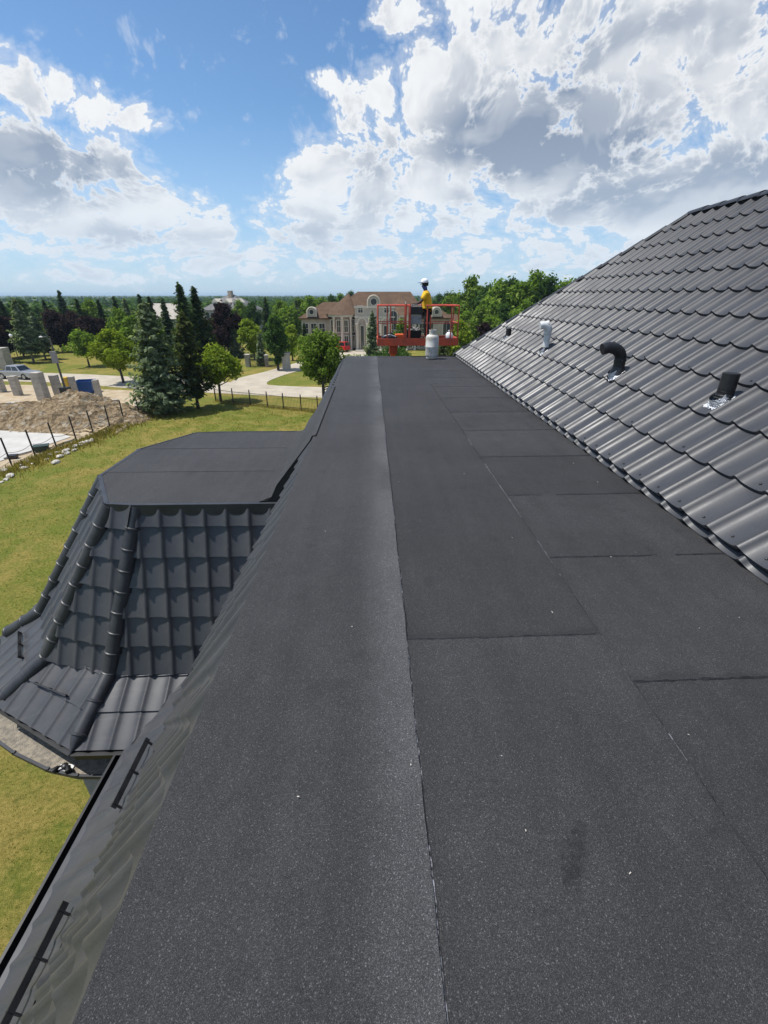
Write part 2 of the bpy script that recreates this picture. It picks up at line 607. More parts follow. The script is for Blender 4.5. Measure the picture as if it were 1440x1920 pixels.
def smooth_line(pts, n=8):
    pts = [Vector(p) for p in pts]
    out = []
    for i in range(len(pts) - 1):
        p0, p1, p2, p3 = pts[max(i - 1, 0)], pts[i], pts[i + 1], pts[min(i + 2, len(pts) - 1)]
        for k in range(n):
            t = k / n
            out.append(0.5 * ((2 * p1) + (-p0 + p2) * t + (2 * p0 - 5 * p1 + 4 * p2 - p3) * t * t + (-p0 + 3 * p1 - 3 * p2 + p3) * t ** 3))
    out.append(pts[-1])
    return out


def ribbon(name, near, far, z, m):
    a, c = smooth_line(near), smooth_line(far)
    b = MB()
    n = len(a)
    b.add([(p.x, p.y, z) for p in a] + [(p.x, p.y, z) for p in c], [(i, i + 1, n + i + 1, n + i) for i in range(n - 1)])
    o = b.build(name, m)
    return tag(o, kind='structure')


# the street behind the yard and the drive that leaves it for the mansion
ribbon('road', [P(u, v, 0) for u, v in ((-420, 712), (60, 716), (240, 728), (420, 738), (575, 745), (760, 748))],
       [P(u, v, 0) for u, v in ((-420, 692), (60, 699), (240, 706), (420, 716), (560, 725), (760, 727))], 0.02, 'concrete_road')
ribbon('driveway', [P(u, v, 0) for u, v in ((520, 729), (500, 719), (520, 708), (560, 696), (620, 686), (680, 680), (760, 678))],
       [P(u, v, 0) for u, v in ((415, 728), (446, 710), (490, 699), (540, 685), (600, 668), (660, 658), (760, 656))], 0.03, 'concrete_road')
# building site beside the yard fence
ground_poly('site_ground', [((-60, 10), 0), ((-25.6, 10), 0), (23, 874), (107, 842), (200, 806), (262, 780), (300, 752), (285, 734), (190, 730), (60, 722), ((-75, 62), 0)], 0.012, 'site_soil')
ground_poly('concrete_slab', [(-220, 806), (0, 808), (60, 812), (118, 815), (133, 820), (66, 843), (0, 866), (-120, 905), (-320, 910)], 0.05, 'slab_concrete')

# ================================================================== HOUSE
house = empty('house', (0, 0, 0), 'big house with charcoal metal tile roof and flat black felt deck in front', 'house')

TW, TL = 0.285, 0.41
PROF = [(0.0, .040), (.05, .039), (.10, .026), (.16, .013), (.26, .005), (.42, 0.0), (.60, .001), (.74, .006), (.86, .016), (.94, .031), (1.0, .040)]
LIFT, LIP = 0.026, 0.006


def tile_quads(x0, y0, w=TW, l=TL, amp=1.0, LIFT=LIFT):
    """quads (list of (x, y, z)) of one pressed tile: curved pan, raised rib, stepped nose"""
    q = []
    for (s0, z0), (s1, z1) in zip(PROF[:-1], PROF[1:]):
        z0, z1 = z0 * amp, z1 * amp
        a, c = x0 + s0 * w, x0 + s1 * w
        q.append(((a, y0, z0 + LIFT), (c, y0, z1 + LIFT), (c, y0 + l + .012, z1), (a, y0 + l + .012, z0)))
        q.append(((a, y0 + .004, z0 - LIP), (c, y0 + .004, z1 - LIP), (c, y0, z1 + LIFT), (a, y0, z0 + LIFT)))
    return q


def clip(poly, hp):
    for (a, bb, c) in hp:
        out = []
        n = len(poly)
        for i in range(n):
            p, q = poly[i], poly[(i + 1) % n]
            dp, dq = a * p[0] + bb * p[1] + c, a * q[0] + bb * q[1] + c
            if dp >= 0:
                out.append(p)
            if (dp >= 0) != (dq >= 0):
                t = dp / (dp - dq)
                out.append(tuple(p[k] + (q[k] - p[k]) * t for k in range(3)))
        poly = out
        if len(poly) < 3:
            return []
    return poly


def quads_mesh(quads, name):
    vi, vs, fs = {}, [], []
    for qi, q in enumerate(quads):
        f = []
        for p in q:
            k = (round(p[0], 5), round(p[1], 5), round(p[2], 5))
            if k not in vi:
                vi[k] = len(vs)
                vs.append(k)
            if not f or f[-1] != vi[k]:
                f.append(vi[k])
        if len(f) > 2 and f[0] == f[-1]:
            f = f[:-1]
        if len(set(f)) > 2:
            fs.append(f)
    me = bpy.data.meshes.new(name)
    me.from_pydata(vs, [], fs)
    me.update()
    me.materials.append(MATS['metal_tile'])
    me.polygons.foreach_set('use_smooth', [True] * len(me.polygons))
    me.set_sharp_from_angle(angle=R(50))
    return me


TILE_MESH = {}


def tile_field(parent, pts, hint, w=TW, l=TL, s_off=0.0, keep=None, amp=1.0, lift=LIFT, name='roof_tile', kind_name='roof_tile_rows'):
    """cover the planar polygon pts (first edge = lower edge) with pressed tiles.
    keep(world_centre) -> True: the tile becomes a part of its own, else it joins the stuff mesh"""
    pts = [Vector(p) for p in pts]
    n = Vector((0, 0, 0))
    for i in range(len(pts)):
        a, c = pts[i], pts[(i + 1) % len(pts)]
        n += Vector(((a.y - c.y) * (a.z + c.z), (a.z - c.z) * (a.x + c.x), (a.x - c.x) * (a.y + c.y)))
    n.normalize()
    if n.dot(Vector(hint)) < 0:
        n = -n
    e = (pts[1] - pts[0]).normalized()
    U = e - n * e.dot(n)
    U.normalize()
    V = n.cross(U)
    if V.z < 0:
        U = -U
        V = n.cross(U)
    O = pts[0]
    M = Matrix((U, V, n)).transposed().to_4x4()
    M.translation = O
    loc = [((p - O).dot(U), (p - O).dot(V)) for p in pts]
    area = sum(loc[i][0] * loc[(i + 1) % len(loc)][1] - loc[(i + 1) % len(loc)][0] * loc[i][1] for i in range(len(loc)))
    if area < 0:
        loc.reverse()
    hp = []
    for i in range(len(loc)):
        (x0, y0), (x1, y1) = loc[i], loc[(i + 1) % len(loc)]
        L = math.hypot(x1 - x0, y1 - y0)
        a, bb = -(y1 - y0) / L, (x1 - x0) / L
        hp.append((a, bb, -(a * x0 + bb * y0) + 1e-5))
    xs, ys = [p[0] for p in loc], [p[1] for p in loc]
    tmpl = tile_quads(0, 0, w, l, amp, lift)
    key = (w, l, amp, lift)
    if key not in TILE_MESH:
        TILE_MESH[key] = quads_mesh(tmpl, 'roof_tile')
    rest = []
    i0, i1 = math.floor((min(xs) - s_off) / w) - 1, math.ceil((max(xs) - s_off) / w) + 1
    cnt = 0
    for j in range(math.floor(min(ys) / l - 1e-3), math.ceil(max(ys) / l) + 1):
        for i in range(i0, i1):
            x0, y0 = s_off + i * w, j * l
            corners = [(x0, y0), (x0 + w, y0), (x0 + w, y0 + l), (x0, y0 + l)]
            dist = [min(a * x + bb * y + c for x, y in corners) for a, bb, c in hp]
            inside = all(d > -2e-4 for d in dist)
            if any(max(a * x + bb * y + c for x, y in corners) < 1e-4 for a, bb, c in hp):
                continue
            ctr = M @ Vector((x0 + w / 2, y0 + l / 2, 0))
            own = keep is None or keep(ctr)
            if inside and own:
                o = bpy.data.objects.new(name, TILE_MESH[key])
                o.matrix_local = M @ Matrix.Translation((x0, y0, 0))
                link(o, parent)
                cnt += 1
                continue
            qs = [clip([(x0 + p[0], y0 + p[1], p[2]) for p in q], hp) for q in tmpl]
            qs = [q for q in qs if q]
            if not qs:
                continue
            if own:
                me = quads_mesh([[(p[0] - x0, p[1] - y0, p[2]) for p in q] for q in qs], 'roof_tile_cut')
                o = bpy.data.objects.new(name, me)
                o.matrix_local = M @ Matrix.Translation((x0, y0, 0))
                link(o, parent)
                cnt += 1
            else:
                rest += qs
    if rest:
        me = quads_mesh(rest, kind_name)
        o = bpy.data.objects.new(kind_name, me)
        o.matrix_local = M
        link(o, parent)
        o['kind'] = 'stuff'
    return M, n, cnt


def panel(name, pts, m, parent, th=0.0, n=None):
    """flat polygon, optionally with thickness downwards along n"""
    b = MB()
    pts = [Vector(p) for p in pts]
    k = len(pts)
    if th:
        nn = n or (pts[1] - pts[0]).cross(pts[2] - pts[0]).normalized()
        b.add(pts + [p - nn * th for p in pts], [tuple(range(k)), tuple(reversed(range(k, 2 * k)))] + [(i, i + k, (i + 1) % k + k, (i + 1) % k) for i in range(k)])
    else:
        b.add(pts, [tuple(range(k))])
    return b.build(name, m, parent)


# ---- key levels and lines of the house (axis along +Y)
Y0, Y1 = -3.0, 13.2
EDGE_X = -0.71
PLAT_Z, CREASE_Z, EAVE_Z = H - 2.44, H - 4.68, H - 5.20
CREASE_X, GUT_X = -2.53, -3.14
RE_X, RE_Z = 2.36, H - 1.50            # eave of the tiled roof on the right
RIDGE_X, RIDGE_Z, RIDGE_Y = 5.93, H + 1.33, 9.65


def main_x(z):
    return EDGE_X + (CREASE_X - EDGE_X) * (ROOF_Z - z) / (ROOF_Z - CREASE_Z)


# body of the house below the roofs
b = MB()
b.prism([(CREASE_X - .25, Y0), (11.5, Y0), (11.5, Y1 - .15), (CREASE_X - .25, Y1 - .15)], 0, EAVE_Z - 0.05)
b.build('wall', 'stucco', house)
b = MB()
b.prism([(EDGE_X + .06, Y0), (9.4, Y0), (9.4, Y1 - .02), (EDGE_X + .06, Y1 - .02)], EAVE_Z - .05, ROOF_Z - 0.03)
b.build('upper_wall', 'stucco', house)

# ---- flat deck: sheets of granulated felt
deck = panel('flat_deck', [(EDGE_X, Y0, ROOF_Z - .012), (RE_X + .6, Y0, ROOF_Z - .012), (RE_X + .6, Y1, ROOF_Z - .012), (EDGE_X, Y1, ROOF_Z - .012)], 'underlay', house)


def jit_edge(a, c, amp, step=0.06):
    """wavy torn edge from a to c"""
    a, c = Vector(a), Vector(c)
    L = (c - a).length
    k = max(2, int(L / step))
    d = (c - a).normalized()
    s = Vector((-d.y, d.x, 0))
    out = []
    for i in range(k):
        t = i / k
        p = a.lerp(c, t)
        w = amp * (mnoise.noise(p * 5 + Vector((3.1, 0, 0))) * 1.0 + mnoise.noise(p * 34) * 0.75 + mnoise.noise(p * 90) * 0.4 + mnoise.noise(p * 1.1) * 1.2)
        if 0 < i:
            p = p + s * w
        out.append(p)
    return out


def sheet(corners, z, amp=0.004, th=0.006, parent=None, dz=None, name='felt_sheet'):
    """felt sheet; corners counter-clockwise, every edge slightly uneven; dz(x, y) tilts it"""
    pts = []
    for i in range(len(corners)):
        pts += jit_edge((*corners[i], 0), (*corners[(i + 1) % len(corners)], 0), amp)
    f = dz or (lambda x, y: 0.0)
    b = MB()
    k = len(pts)
    top = [(p.x, p.y, z + f(p.x, p.y)) for p in pts]
    bot = [(p.x, p.y, z + f(p.x, p.y) - th) for p in pts]
    b.add(top + bot, [tuple(range(k))] + [(i, i + k, (i + 1) % k + k, (i + 1) % k) for i in range(k)])
    return b.build(name, 'membrane', parent or deck)


def bead(a, c, z, w=0.006, amp=0.004, parent=None, m='asphalt_bead', gap=-.6):
    """bitumen squeezed out along a lap, broken and of uneven width"""
    pts = jit_edge(a, c, amp, 0.025)
    b = MB()
    d = (Vector(c) - Vector(a)).normalized()
    s = Vector((-d.y, d.x, 0))
    vs, fs = [], []
    for i, p in enumerate(pts):
        ww = w * (0.25 + 1.5 * abs(mnoise.noise(p * 19)) + 0.8 * random.random())
        vs += [p + s * ww, p - s * ww]
        if i and mnoise.noise(p * 2.3) > gap:
            fs.append((2 * i - 2, 2 * i - 1, 2 * i + 1, 2 * i))
    b.add([(p.x, p.y, z + .0012) for p in vs], fs)
    o = b.build('lap_bead', m, parent or deck)
    o['kind'] = 'stuff'
    return o


def smear(a, c, z, w):
    """granules darkened by the torch along a lap, ragged"""
    a, c = Vector(a), Vector(c)
    d = (c - a).normalized()
    sd = Vector((-d.y, d.x, 0))
    k = int((c - a).length / .012)
    b = MB()
    vs, fs = [], []
    for i in range(k + 1):
        p = a.lerp(c, i / k)
        f = max(0.0, .5 + 1.1 * mnoise.noise(p * 4.1) + .35 * mnoise.noise(p * 25) + random.uniform(-.18, .18))
        vs += [p + sd * .001, p + sd * w * f]
        if i:
            fs.append((2 * i - 2, 2 * i, 2 * i + 1, 2 * i - 1))
    b.add([(p.x, p.y, z + .0008) for p in vs], fs)
    o = b.build('torch_smear', 'membrane_burnt_shade', deck)
    o['kind'] = 'stuff'


YS = [1.43, 2.48, 3.50, 4.52, 5.55, 6.55, 7.58, 8.6, 9.6, 10.65, 11.7, 12.7]
zc = ROOF_Z
prev = Y0
for i, yy in enumerate([0.42] + YS + [Y1]):
    sheet([(SEAM2 - .06, prev), (RE_X + .5, prev + .02), (RE_X + .5, yy + .05), (SEAM2 - .06, yy + .03)], zc - .004 - 0.0006 * i, 0.004)
    if i and i < 13:
        smear((SEAM2 + .01, yy + .012, 0), (RE_X + .25, yy + .03, 0), zc - .004 - 0.0006 * (i + 1), .045)
        bead((SEAM2 + .01, yy + .012, 0), (RE_X + .25, yy + .03, 0), zc - .004 - 0.0006 * i + .0004, 0.0048 * (1 + .14 * yy), 0.006)
    prev = yy
YM = P(930, 1192, ROOF_Z).y
sheet([(SEAM1 - .07, Y0), (SEAM2, Y0), (SEAM2, YM - .008), (SEAM1 - .07, YM - .02)], zc + .0030, 0.004)
sheet([(SEAM1 - .07, YM - .05), (SEAM2, YM - .04), (SEAM2 - .02, Y1), (SEAM1 - .07, Y1)], zc + .0012, 0.004)
bead((SEAM1 + .005, YM - .018, 0), (SEAM2, YM - .006, 0), zc + .0020, 0.0058, 0.007)
bead((SEAM2 + .004, Y0, 0), (SEAM2 + .002, 9.0, 0), zc - .0036, 0.0034, 0.004, gap=-.8)
bead((SEAM2 + .003, Y0, 0), (SEAM2 - .001, 5.2, 0), zc - .0026, 0.0036, 0.005, m='dusty_bead', gap=.05)
smear((SEAM1 + .005, YM - .016, 0), (SEAM2, YM - .004, 0), zc + .0014, .05)
YL = 7.5
tilt = lambda x, y: 0.010 * (x - SEAM1)
sheet([(EDGE_X - .01, Y0), (SEAM1, Y0), (SEAM1, YL), (EDGE_X - .01, YL - .01)], zc + .012, 0.0035, 0.012, dz=tilt)
sheet([(EDGE_X - .01, YL - .06), (SEAM1, YL - .05), (SEAM1 - .015, Y1), (EDGE_X + .03, Y1)], zc + .0095, 0.0035, 0.010, dz=tilt)
bead((SEAM1 + .004, Y0, 0), (SEAM1 + .002, 11.0, 0), zc + .0036, 0.0036, 0.004, gap=-.8)
bead((SEAM1 + .002, Y0, 0), (SEAM1 + .000, 9.0, 0), zc + .0046, 0.0034, 0.004, m='dusty_bead', gap=.02)

# edge drip along the mansard
b = MB()
for ya_, yb_ in ((Y0, P(540, 915, ROOF_Z).y), (P(590, 815, ROOF_Z).y, Y1)):
    b.add([(EDGE_X + .02, ya_, ROOF_Z - .002), (EDGE_X + .02, yb_, ROOF_Z - .002), (EDGE_X - .016, yb_, ROOF_Z - .004), (EDGE_X - .016, ya_, ROOF_Z - .004), (EDGE_X - .034, yb_, ROOF_Z - .040), (EDGE_X - .034, ya_, ROOF_Z - .040), (EDGE_X - .0, yb_, ROOF_Z - .06), (EDGE_X - .0, ya_, ROOF_Z - .06)], [(0, 1, 2, 3), (3, 2, 4, 5), (5, 4, 6, 7)])
b.build('drip_edge', 'membrane', house)
b = MB()
b.box(EDGE_X, RE_X + .5, Y1, Y1 + .04, ROOF_Z - .14, ROOF_Z + .004)
b.build('end_flashing', 'dark_metal', house)

# ---- left mansard and its flared foot
mansard = panel('mansard_roof', [(CREASE_X + .085, Y0, CREASE_Z - .03), (EDGE_X + .085, Y0, ROOF_Z - .06), (EDGE_X + .085, Y1, ROOF_Z - .06), (CREASE_X + .085, Y1, CREASE_Z - .03)], 'underlay', house)

# ---- bay on the left: flat cap, steep sides, flared skirt
topA, topB, topC, topD = P(255, 947, PLAT_Z), P(206, 943, PLAT_Z), P(195, 893, PLAT_Z), P(268, 845, PLAT_Z)
crA, crB, crC = P(208, 1262, CREASE_Z), P(92, 1232, CREASE_Z), P(80, 1148, CREASE_Z)
evA, evB, evC = P(137, 1408, EAVE_Z), P(-2, 1322, EAVE_Z), P(8, 1195, EAVE_Z)
YC = (topC.y + topD.y) / 2


def mirror(p):
    return Vector((p.x, 2 * YC - p.y, p.z))


topA.y = topB.y = (topA.y + topB.y) / 2 - .02
topB.y += .05
TOP = [topA, topB, topC, mirror(topC), mirror(topB), mirror(topA)]
CR = [crA, crB, crC, mirror(crC), mirror(crB), mirror(crA)]
EV = [evA, evB, evC, mirror(evC), mirror(evB), mirror(evA)]
vt0 = Vector((main_x(PLAT_Z), topA.y, PLAT_Z))
vc0 = Vector((CREASE_X, crA.y, CREASE_Z))
ve0 = Vector((GUT_X, evA.y, EAVE_Z))
TOP = [vt0] + TOP + [mirror(vt0)]
CR = [vc0] + CR + [mirror(vc0)]
EV = [ve0] + EV + [mirror(ve0)]
BC = Vector((-2.5, YC, 6.5))
bay = panel('bay_roof', [p - Vector((0, 0, .03)) for p in TOP], 'underlay', house)
bb = MB()
for k in range(7):
    bb.add([CR[k], CR[k + 1], TOP[k + 1] - Vector((0, 0, .02)), TOP[k] - Vector((0, 0, .02))], [(0, 1, 2, 3)])
    bb.add([EV[k], EV[k + 1], CR[k + 1], CR[k]], [(0, 1, 2, 3)])
for v_i, vv in enumerate(bb.v):
    q = Vector(vv)
    dirn = (Vector((BC.x, BC.y, q.z)) - q).normalized()
    bb.v[v_i] = tuple(q + dirn * .03 - Vector((0, 0, .012)))
bb.build('bay_underlay', 'underlay', bay)
near_keep = lambda c: c.y < YC + 0.6
for k in range(7):
    mid = (CR[k] + CR[k + 1]) / 2
    hint = mid - Vector((BC.x, BC.y, mid.z))
    if k in (0, 6):
        hint = Vector((0, -1 if k == 0 else 1, 0.3))
    hint.z = 1.0
    kp = None if k in (0, 1, 2) else ((lambda c: True) if k == 3 else (lambda c: False))
    f_ = .0 if k < 3 else .045
    tile_field(bay, [CR[k], CR[k + 1], TOP[k + 1].lerp(CR[k + 1], f_), TOP[k].lerp(CR[k], f_)], hint, s_off=0.05, keep=kp, lift=.050)
    tile_field(bay, [EV[k], EV[k + 1], CR[k + 1], CR[k]], hint + Vector((0, 0, 1)), l=0.445, s_off=0.05, keep=kp, amp=.7)

# bay cap: three felt sheets, edge band
capz = PLAT_Z + .015
out = [(p.x, p.y) for p in TOP]
ctr2 = Vector((sum(p[0] for p in out[1:7]) / 6 + .3, YC))
outx = []
for p in out[1:7]:
    d = (Vector(p) - ctr2).normalized()
    outx.append((p[0] + d.x * .05, p[1] + d.y * .05))
outx = [(out[0][0] + .02, out[0][1] - .05)] + outx + [(out[7][0] + .02, out[7][1] + .05)]


def clip2(poly, a, bq, c):
    return [(p[0], p[1]) for p in clip([(x, y, 0.0) for x, y in poly], [(a, bq, c)])]


polyccw = list(reversed(outx)) if sum(outx[i][0] * outx[(i + 1) % 8][1] - outx[(i + 1) % 8][0] * outx[i][1] for i in range(8)) < 0 else outx
yc1, yc2 = P(400, 884, PLAT_Z).y, P(450, 841, PLAT_Z).y
for k, (lo, hi) in enumerate(((None, yc1), (yc1 - .05, yc2), (yc2 - .05, None))):
    pl = polyccw
    if lo is not None: pl = clip2(pl, 0, 1, -lo)
    if hi is not None: pl = clip2(pl, 0, -1, hi)
    sheet(pl, capz + (0.004, 0.007, 0.010)[k], 0.003, 0.008, parent=bay)
    if lo is not None:
        bead((min(p[0] for p in pl) + .25, lo + .0, 0), (max(p[0] for p in pl) - .1, lo + .0, 0), capz + .0045 + .003 * (k - 1), .006, .004, parent=bay)
b = MB()
n8 = len(polyccw)
for i in range(n8):
    (xa, ya), (xb, yb) = polyccw[i], polyccw[(i + 1) % n8]
    if xa > -1.6 and xb > -1.6:
        continue
    b.bar((xa, ya, capz - .065), (xb, yb, capz - .065), 0.05, 0.150)
b.build('cap_edge_band', 'cap_metal', bay)
# felt turned up against the deck edge above the cap
b = MB()
ya, yb = TOP[0].y - .02, TOP[7].y + .02
xa, xb = main_x(PLAT_Z) - .14, EDGE_X - .035
prof = [(xa - .12, PLAT_Z + .034), (xa, PLAT_Z + .05), (xa + .06, PLAT_Z + .10), (xa + .14, PLAT_Z + .26), (xb - .02, ROOF_Z - .05), (xb + .01, ROOF_Z + .010), (xb + .06, ROOF_Z + .022)]
for (p0, z0), (p1, z1) in zip(prof[:-1], prof[1:]):
    b.add([(p0, ya, z0), (p1, ya, z1), (p1, yb, z1), (p0, yb, z0)], [(0, 3, 2, 1)])
b.build('felt_upstand', 'membrane', bay, smooth=True)
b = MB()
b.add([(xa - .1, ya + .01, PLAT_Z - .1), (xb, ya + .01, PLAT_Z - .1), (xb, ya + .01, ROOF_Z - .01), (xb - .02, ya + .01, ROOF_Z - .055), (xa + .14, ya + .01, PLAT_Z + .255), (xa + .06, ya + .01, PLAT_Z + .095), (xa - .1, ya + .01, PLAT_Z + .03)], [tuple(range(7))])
b.build('upstand_end_cap', 'membrane_burnt_shade', bay)  # dark felt tone paints in the shade at this end of the upstand

# ---- tiles of the long mansard (seen at a grazing angle) and its skirt
yvb, yvt = CR[0].y, TOP[0].y
MTZ = ROOF_Z - .045
MTX = main_x(MTZ)
keepm = lambda c: -0.3 < c.y < 5.0 and c.z < CREASE_Z + 1.3
SINK = Vector((.875, 0, -.485)) * .070
tile_field(mansard, [Vector(q_) + SINK for q_ in [(CREASE_X, Y0, CREASE_Z), (CREASE_X, yvb, CREASE_Z), (main_x(PLAT_Z), yvt, PLAT_Z), (MTX, yvt, MTZ), (MTX, Y0, MTZ)]], (-1, 0, .5), keep=keepm, amp=1.5, lift=.060)
tile_field(mansard, [(CREASE_X, mirror(CR[0]).y, CREASE_Z), (CREASE_X, Y1, CREASE_Z), (MTX, Y1, MTZ), (MTX, mirror(TOP[0]).y, MTZ), (main_x(PLAT_Z), mirror(TOP[0]).y, PLAT_Z)], (-1, 0, .5), keep=lambda c: False)
tile_field(mansard, [(GUT_X, Y0, EAVE_Z), (GUT_X, EV[0].y, EAVE_Z), (CREASE_X, yvb, CREASE_Z), (CREASE_X, Y0, CREASE_Z)], (-.5, 0, 1), l=0.42, keep=lambda c: 0 < c.y < 5, amp=.5)
tile_field(mansard, [(GUT_X, mirror(EV[0]).y, EAVE_Z), (GUT_X, Y1, EAVE_Z), (CREASE_X, Y1, CREASE_Z), (CREASE_X, mirror(CR[0]).y, CREASE_Z)], (-.5, 0, 1), l=0.42, keep=lambda c: False, amp=.5)
panel('skirt_underlay', [(GUT_X + .02, Y0, EAVE_Z - .03), (GUT_X + .02, Y1, EAVE_Z - .03), (CREASE_X + .04, Y1, CREASE_Z - .02), (CREASE_X + .04, Y0, CREASE_Z - .02)], 'underlay', mansard)

# ---- gutter along the long eave
b = MB()
b.box(GUT_X - .03, GUT_X + .035, Y0, EV[0].y - .03, EAVE_Z + .012, EAVE_Z + .056)
b.build('eave_strip', 'cap_metal', house, bevel=.006)
b = MB()
gx = GUT_X
yg = EV[0].y + .02
for k, (x0, x1, z0, z1) in enumerate(((gx - .135, gx - .005, -.13, -.122), (gx - .145, gx - .130, -.128, .012), (gx - .012, gx + .0, -.12, -.012), (gx - .160, gx - .131, .006, .014))):
    b.box(x0, x1, Y0, yg, EAVE_Z + z0 - .02, EAVE_Z + z1 - .02)
b.box(gx - .145, gx, yg - .004, yg + .008, EAVE_Z - .15, EAVE_Z - .01)
b.build('gutter', 'gutter_metal', house)

# ---- bay eave: drip, fascia, ledge (wall head) under it
b = MB()
for k in range(7):
    a, c = EV[k], EV[k + 1]
    b.bar(a + Vector((0, 0, -.012)), c + Vector((0, 0, -.012)), 0.14, 0.014)
    b.bar(a + Vector((0, 0, -.09)), c + Vector((0, 0, -.09)), 0.012, 0.14)
b.build('eave_drip', 'gutter_metal', bay)


def offset_pts(pl, d, z):
    o = []
    for i, p in enumerate(pl):
        e = Vector((p.x - (-3.1), p.y - YC))
        e.normalize()
        o.append(Vector((p.x + e.x * d, p.y + e.y * d, z)))
    return o


LZ = EAVE_Z - .42
L_out = [P(232, 1458, LZ), P(146, 1457, LZ), P(91, 1445, LZ), P(28, 1414, LZ), P(-30, 1372, LZ)]
back = offset_pts(EV[3:7], .12, LZ)
ring = L_out + [Vector((L_out[-1].x - .35, L_out[-1].y + .9, LZ))] + back + [Vector((GUT_X + .2, mirror(EV[0]).y, LZ)), Vector((GUT_X + .6, L_out[0].y, LZ))]
b = MB()
b.prism([(p.x, p.y) for p in reversed(ring)], LZ - .05, LZ)
b.build('wall_ledge', 'ledge', bay)
b = MB()
xw = P(150, 1458, LZ).x
b.box(xw, GUT_X + .5, L_out[0].y + .04, mirror(L_out[0]).y - .04, 0, LZ - .05)
b.build('bay_wall', 'stucco', bay)
b = MB()
for a, c in zip(ring[:6], ring[1:7]):
    b.bar(a + Vector((0, 0, .012)), c + Vector((0, 0, .012)), 0.035, 0.05)
for p in L_out[1:5]:
    b.box(p.x - .02, p.x + .02, p.y - .02, p.y + .02, p.z, p.z + .055)
b.build('ledge_rail', 'cap_metal', bay)

# ---- hip caps of the bay: overlapping round pieces with a collar
bcap = MB()
prof = [(0.104, 0.0), (0.116, 0.004), (0.117, 0.020), (0.106, 0.030), (0.098, 0.33), (0.05, .335)]
bcap.lathe(prof, 18)
cap_src = bcap.build('hip_cap', 'cap_metal', bay, smooth=True)
cap_mesh = cap_src.data
bpy.data.objects.remove(cap_src)


def caps_along(p0, p1, n):
    d = p1 - p0          # from lower end to upper end
    L = d.length / n
    q = d.to_track_quat('Z', 'Y')
    for i in range(n):
        o = bpy.data.objects.new('hip_cap', cap_mesh)
        o.location = p0 + d * (i / n)
        o.rotation_mode = 'QUATERNION'
        o.rotation_quaternion = q
        o.scale = (1, 1, L / .325)
        link(o, bay)


for k in range(1, 7):
    up = Vector((0, 0, .03))
    caps_along(CR[k] + up, TOP[k] - Vector((0, 0, .06)) + up, 8 if k < 4 else 8)
    caps_along(EV[k] + up + (CR[k] - EV[k]) * .16, CR[k] + up, 2)
    b = MB()
    lo = EV[k] + up
    hi = EV[k] + up + (CR[k] - EV[k]) * .18
    b.tube([lo - (CR[k] - EV[k]) * .06 + Vector((0, 0, .0)), lo.lerp(hi, .5) + Vector((0, 0, .012)), hi], [0.006, .066, .098], 16)
    b.build('hip_cap_end', 'cap_metal', bay, smooth=True)

# ---- snow guards
def snow_guard(a, c, nrm):
    b = MB()
    a, c, nrm = Vector(a), Vector(c), Vector(nrm).normalized()
    d = (c - a)
    b.bar(a + nrm * .110, c + nrm * .110, .016, .040, up=nrm)
    b.bar(a + nrm * .08, c + nrm * .08, .016, .016, up=nrm)
    k = max(2, int(d.length / .3))
    for i in range(k + 1):
        p = a + d * (0.04 + .92 * i / k)
        b.bar(p + nrm * .02, p + nrm * .13, .012, .03)
    b.build('snow_guard', 'dark_metal', house)


sn = Vector((-.62, 0, .78))


def on_skirt(u, v):
    A = Vector((GUT_X, 0, EAVE_Z))
    Bv = Vector((CREASE_X, 0, CREASE_Z)) - A
    nn = Vector((0, 1, 0)).cross(Bv).normalized()
    d = ray(u, v)
    t = (A - Vector((0, 0, H))).dot(nn) / d.dot(nn)
    return Vector((0, 0, H)) + d * t


a, c = on_skirt(292, 1392), on_skirt(226, 1524)
a.x = c.x = (a.x + c.x) / 2
a.z = c.z = (a.z + c.z) / 2
snow_guard(a, c, sn)
c2 = on_skirt(102, 1725)
a2 = Vector((a.x, c2.y, a.z))
snow_guard(Vector((a.x, c2.y - 1.6, a.z)), a2, sn)
snow_guard(Vector((a.x, a.y + 5.6, a.z)), Vector((a.x, a.y + 6.5, a.z)), sn)


def on_face(k, f0, f1, h):
    lo = EV[k].lerp(EV[k + 1], f0).lerp(CR[k].lerp(CR[k + 1], f0), h)
    hi = EV[k].lerp(EV[k + 1], f1).lerp(CR[k].lerp(CR[k + 1], f1), h)
    n = (EV[k + 1] - EV[k]).cross(CR[k] - EV[k])
    if n.z < 0: n = -n
    return lo, hi, n


for k in (1, 2, 3):
    snow_guard(*on_face(k, .30, .78, .55))

# ---- tiled roof on the right
sl = Vector((RIDGE_X - RE_X, 0, RIDGE_Z - RE_Z)).normalized()
hipn = Vector((-sl.z, 0, sl.x))
hip_roof = panel('hip_roof', [p - hipn * .02 for p in (Vector((RE_X, Y0, RE_Z)), Vector((RE_X, Y1, RE_Z)), Vector((RIDGE_X, RIDGE_Y, RIDGE_Z)), Vector((RIDGE_X, Y0, RIDGE_Z)))], 'underlay', house)
RUN = (RIDGE_X - RE_X)


def keep_right(c):
    d = c - Vector((0, 0, H))
    loc = CAMM.transposed() @ d
    if loc.z > -0.3: return False
    u, v = 720 + F * loc.x / -loc.z, 960 - F * loc.y / -loc.z
    return -60 < u < 1480 and -loc.z < 10.6


Mh, nh, cnt = tile_field(hip_roof, [(RE_X, Y0, RE_Z), (RE_X, Y1, RE_Z), (RIDGE_X, RIDGE_Y, RIDGE_Z), (RIDGE_X, Y0, RIDGE_Z)], hipn, keep=keep_right, amp=1.25, lift=.030)
print('right tiles', cnt)
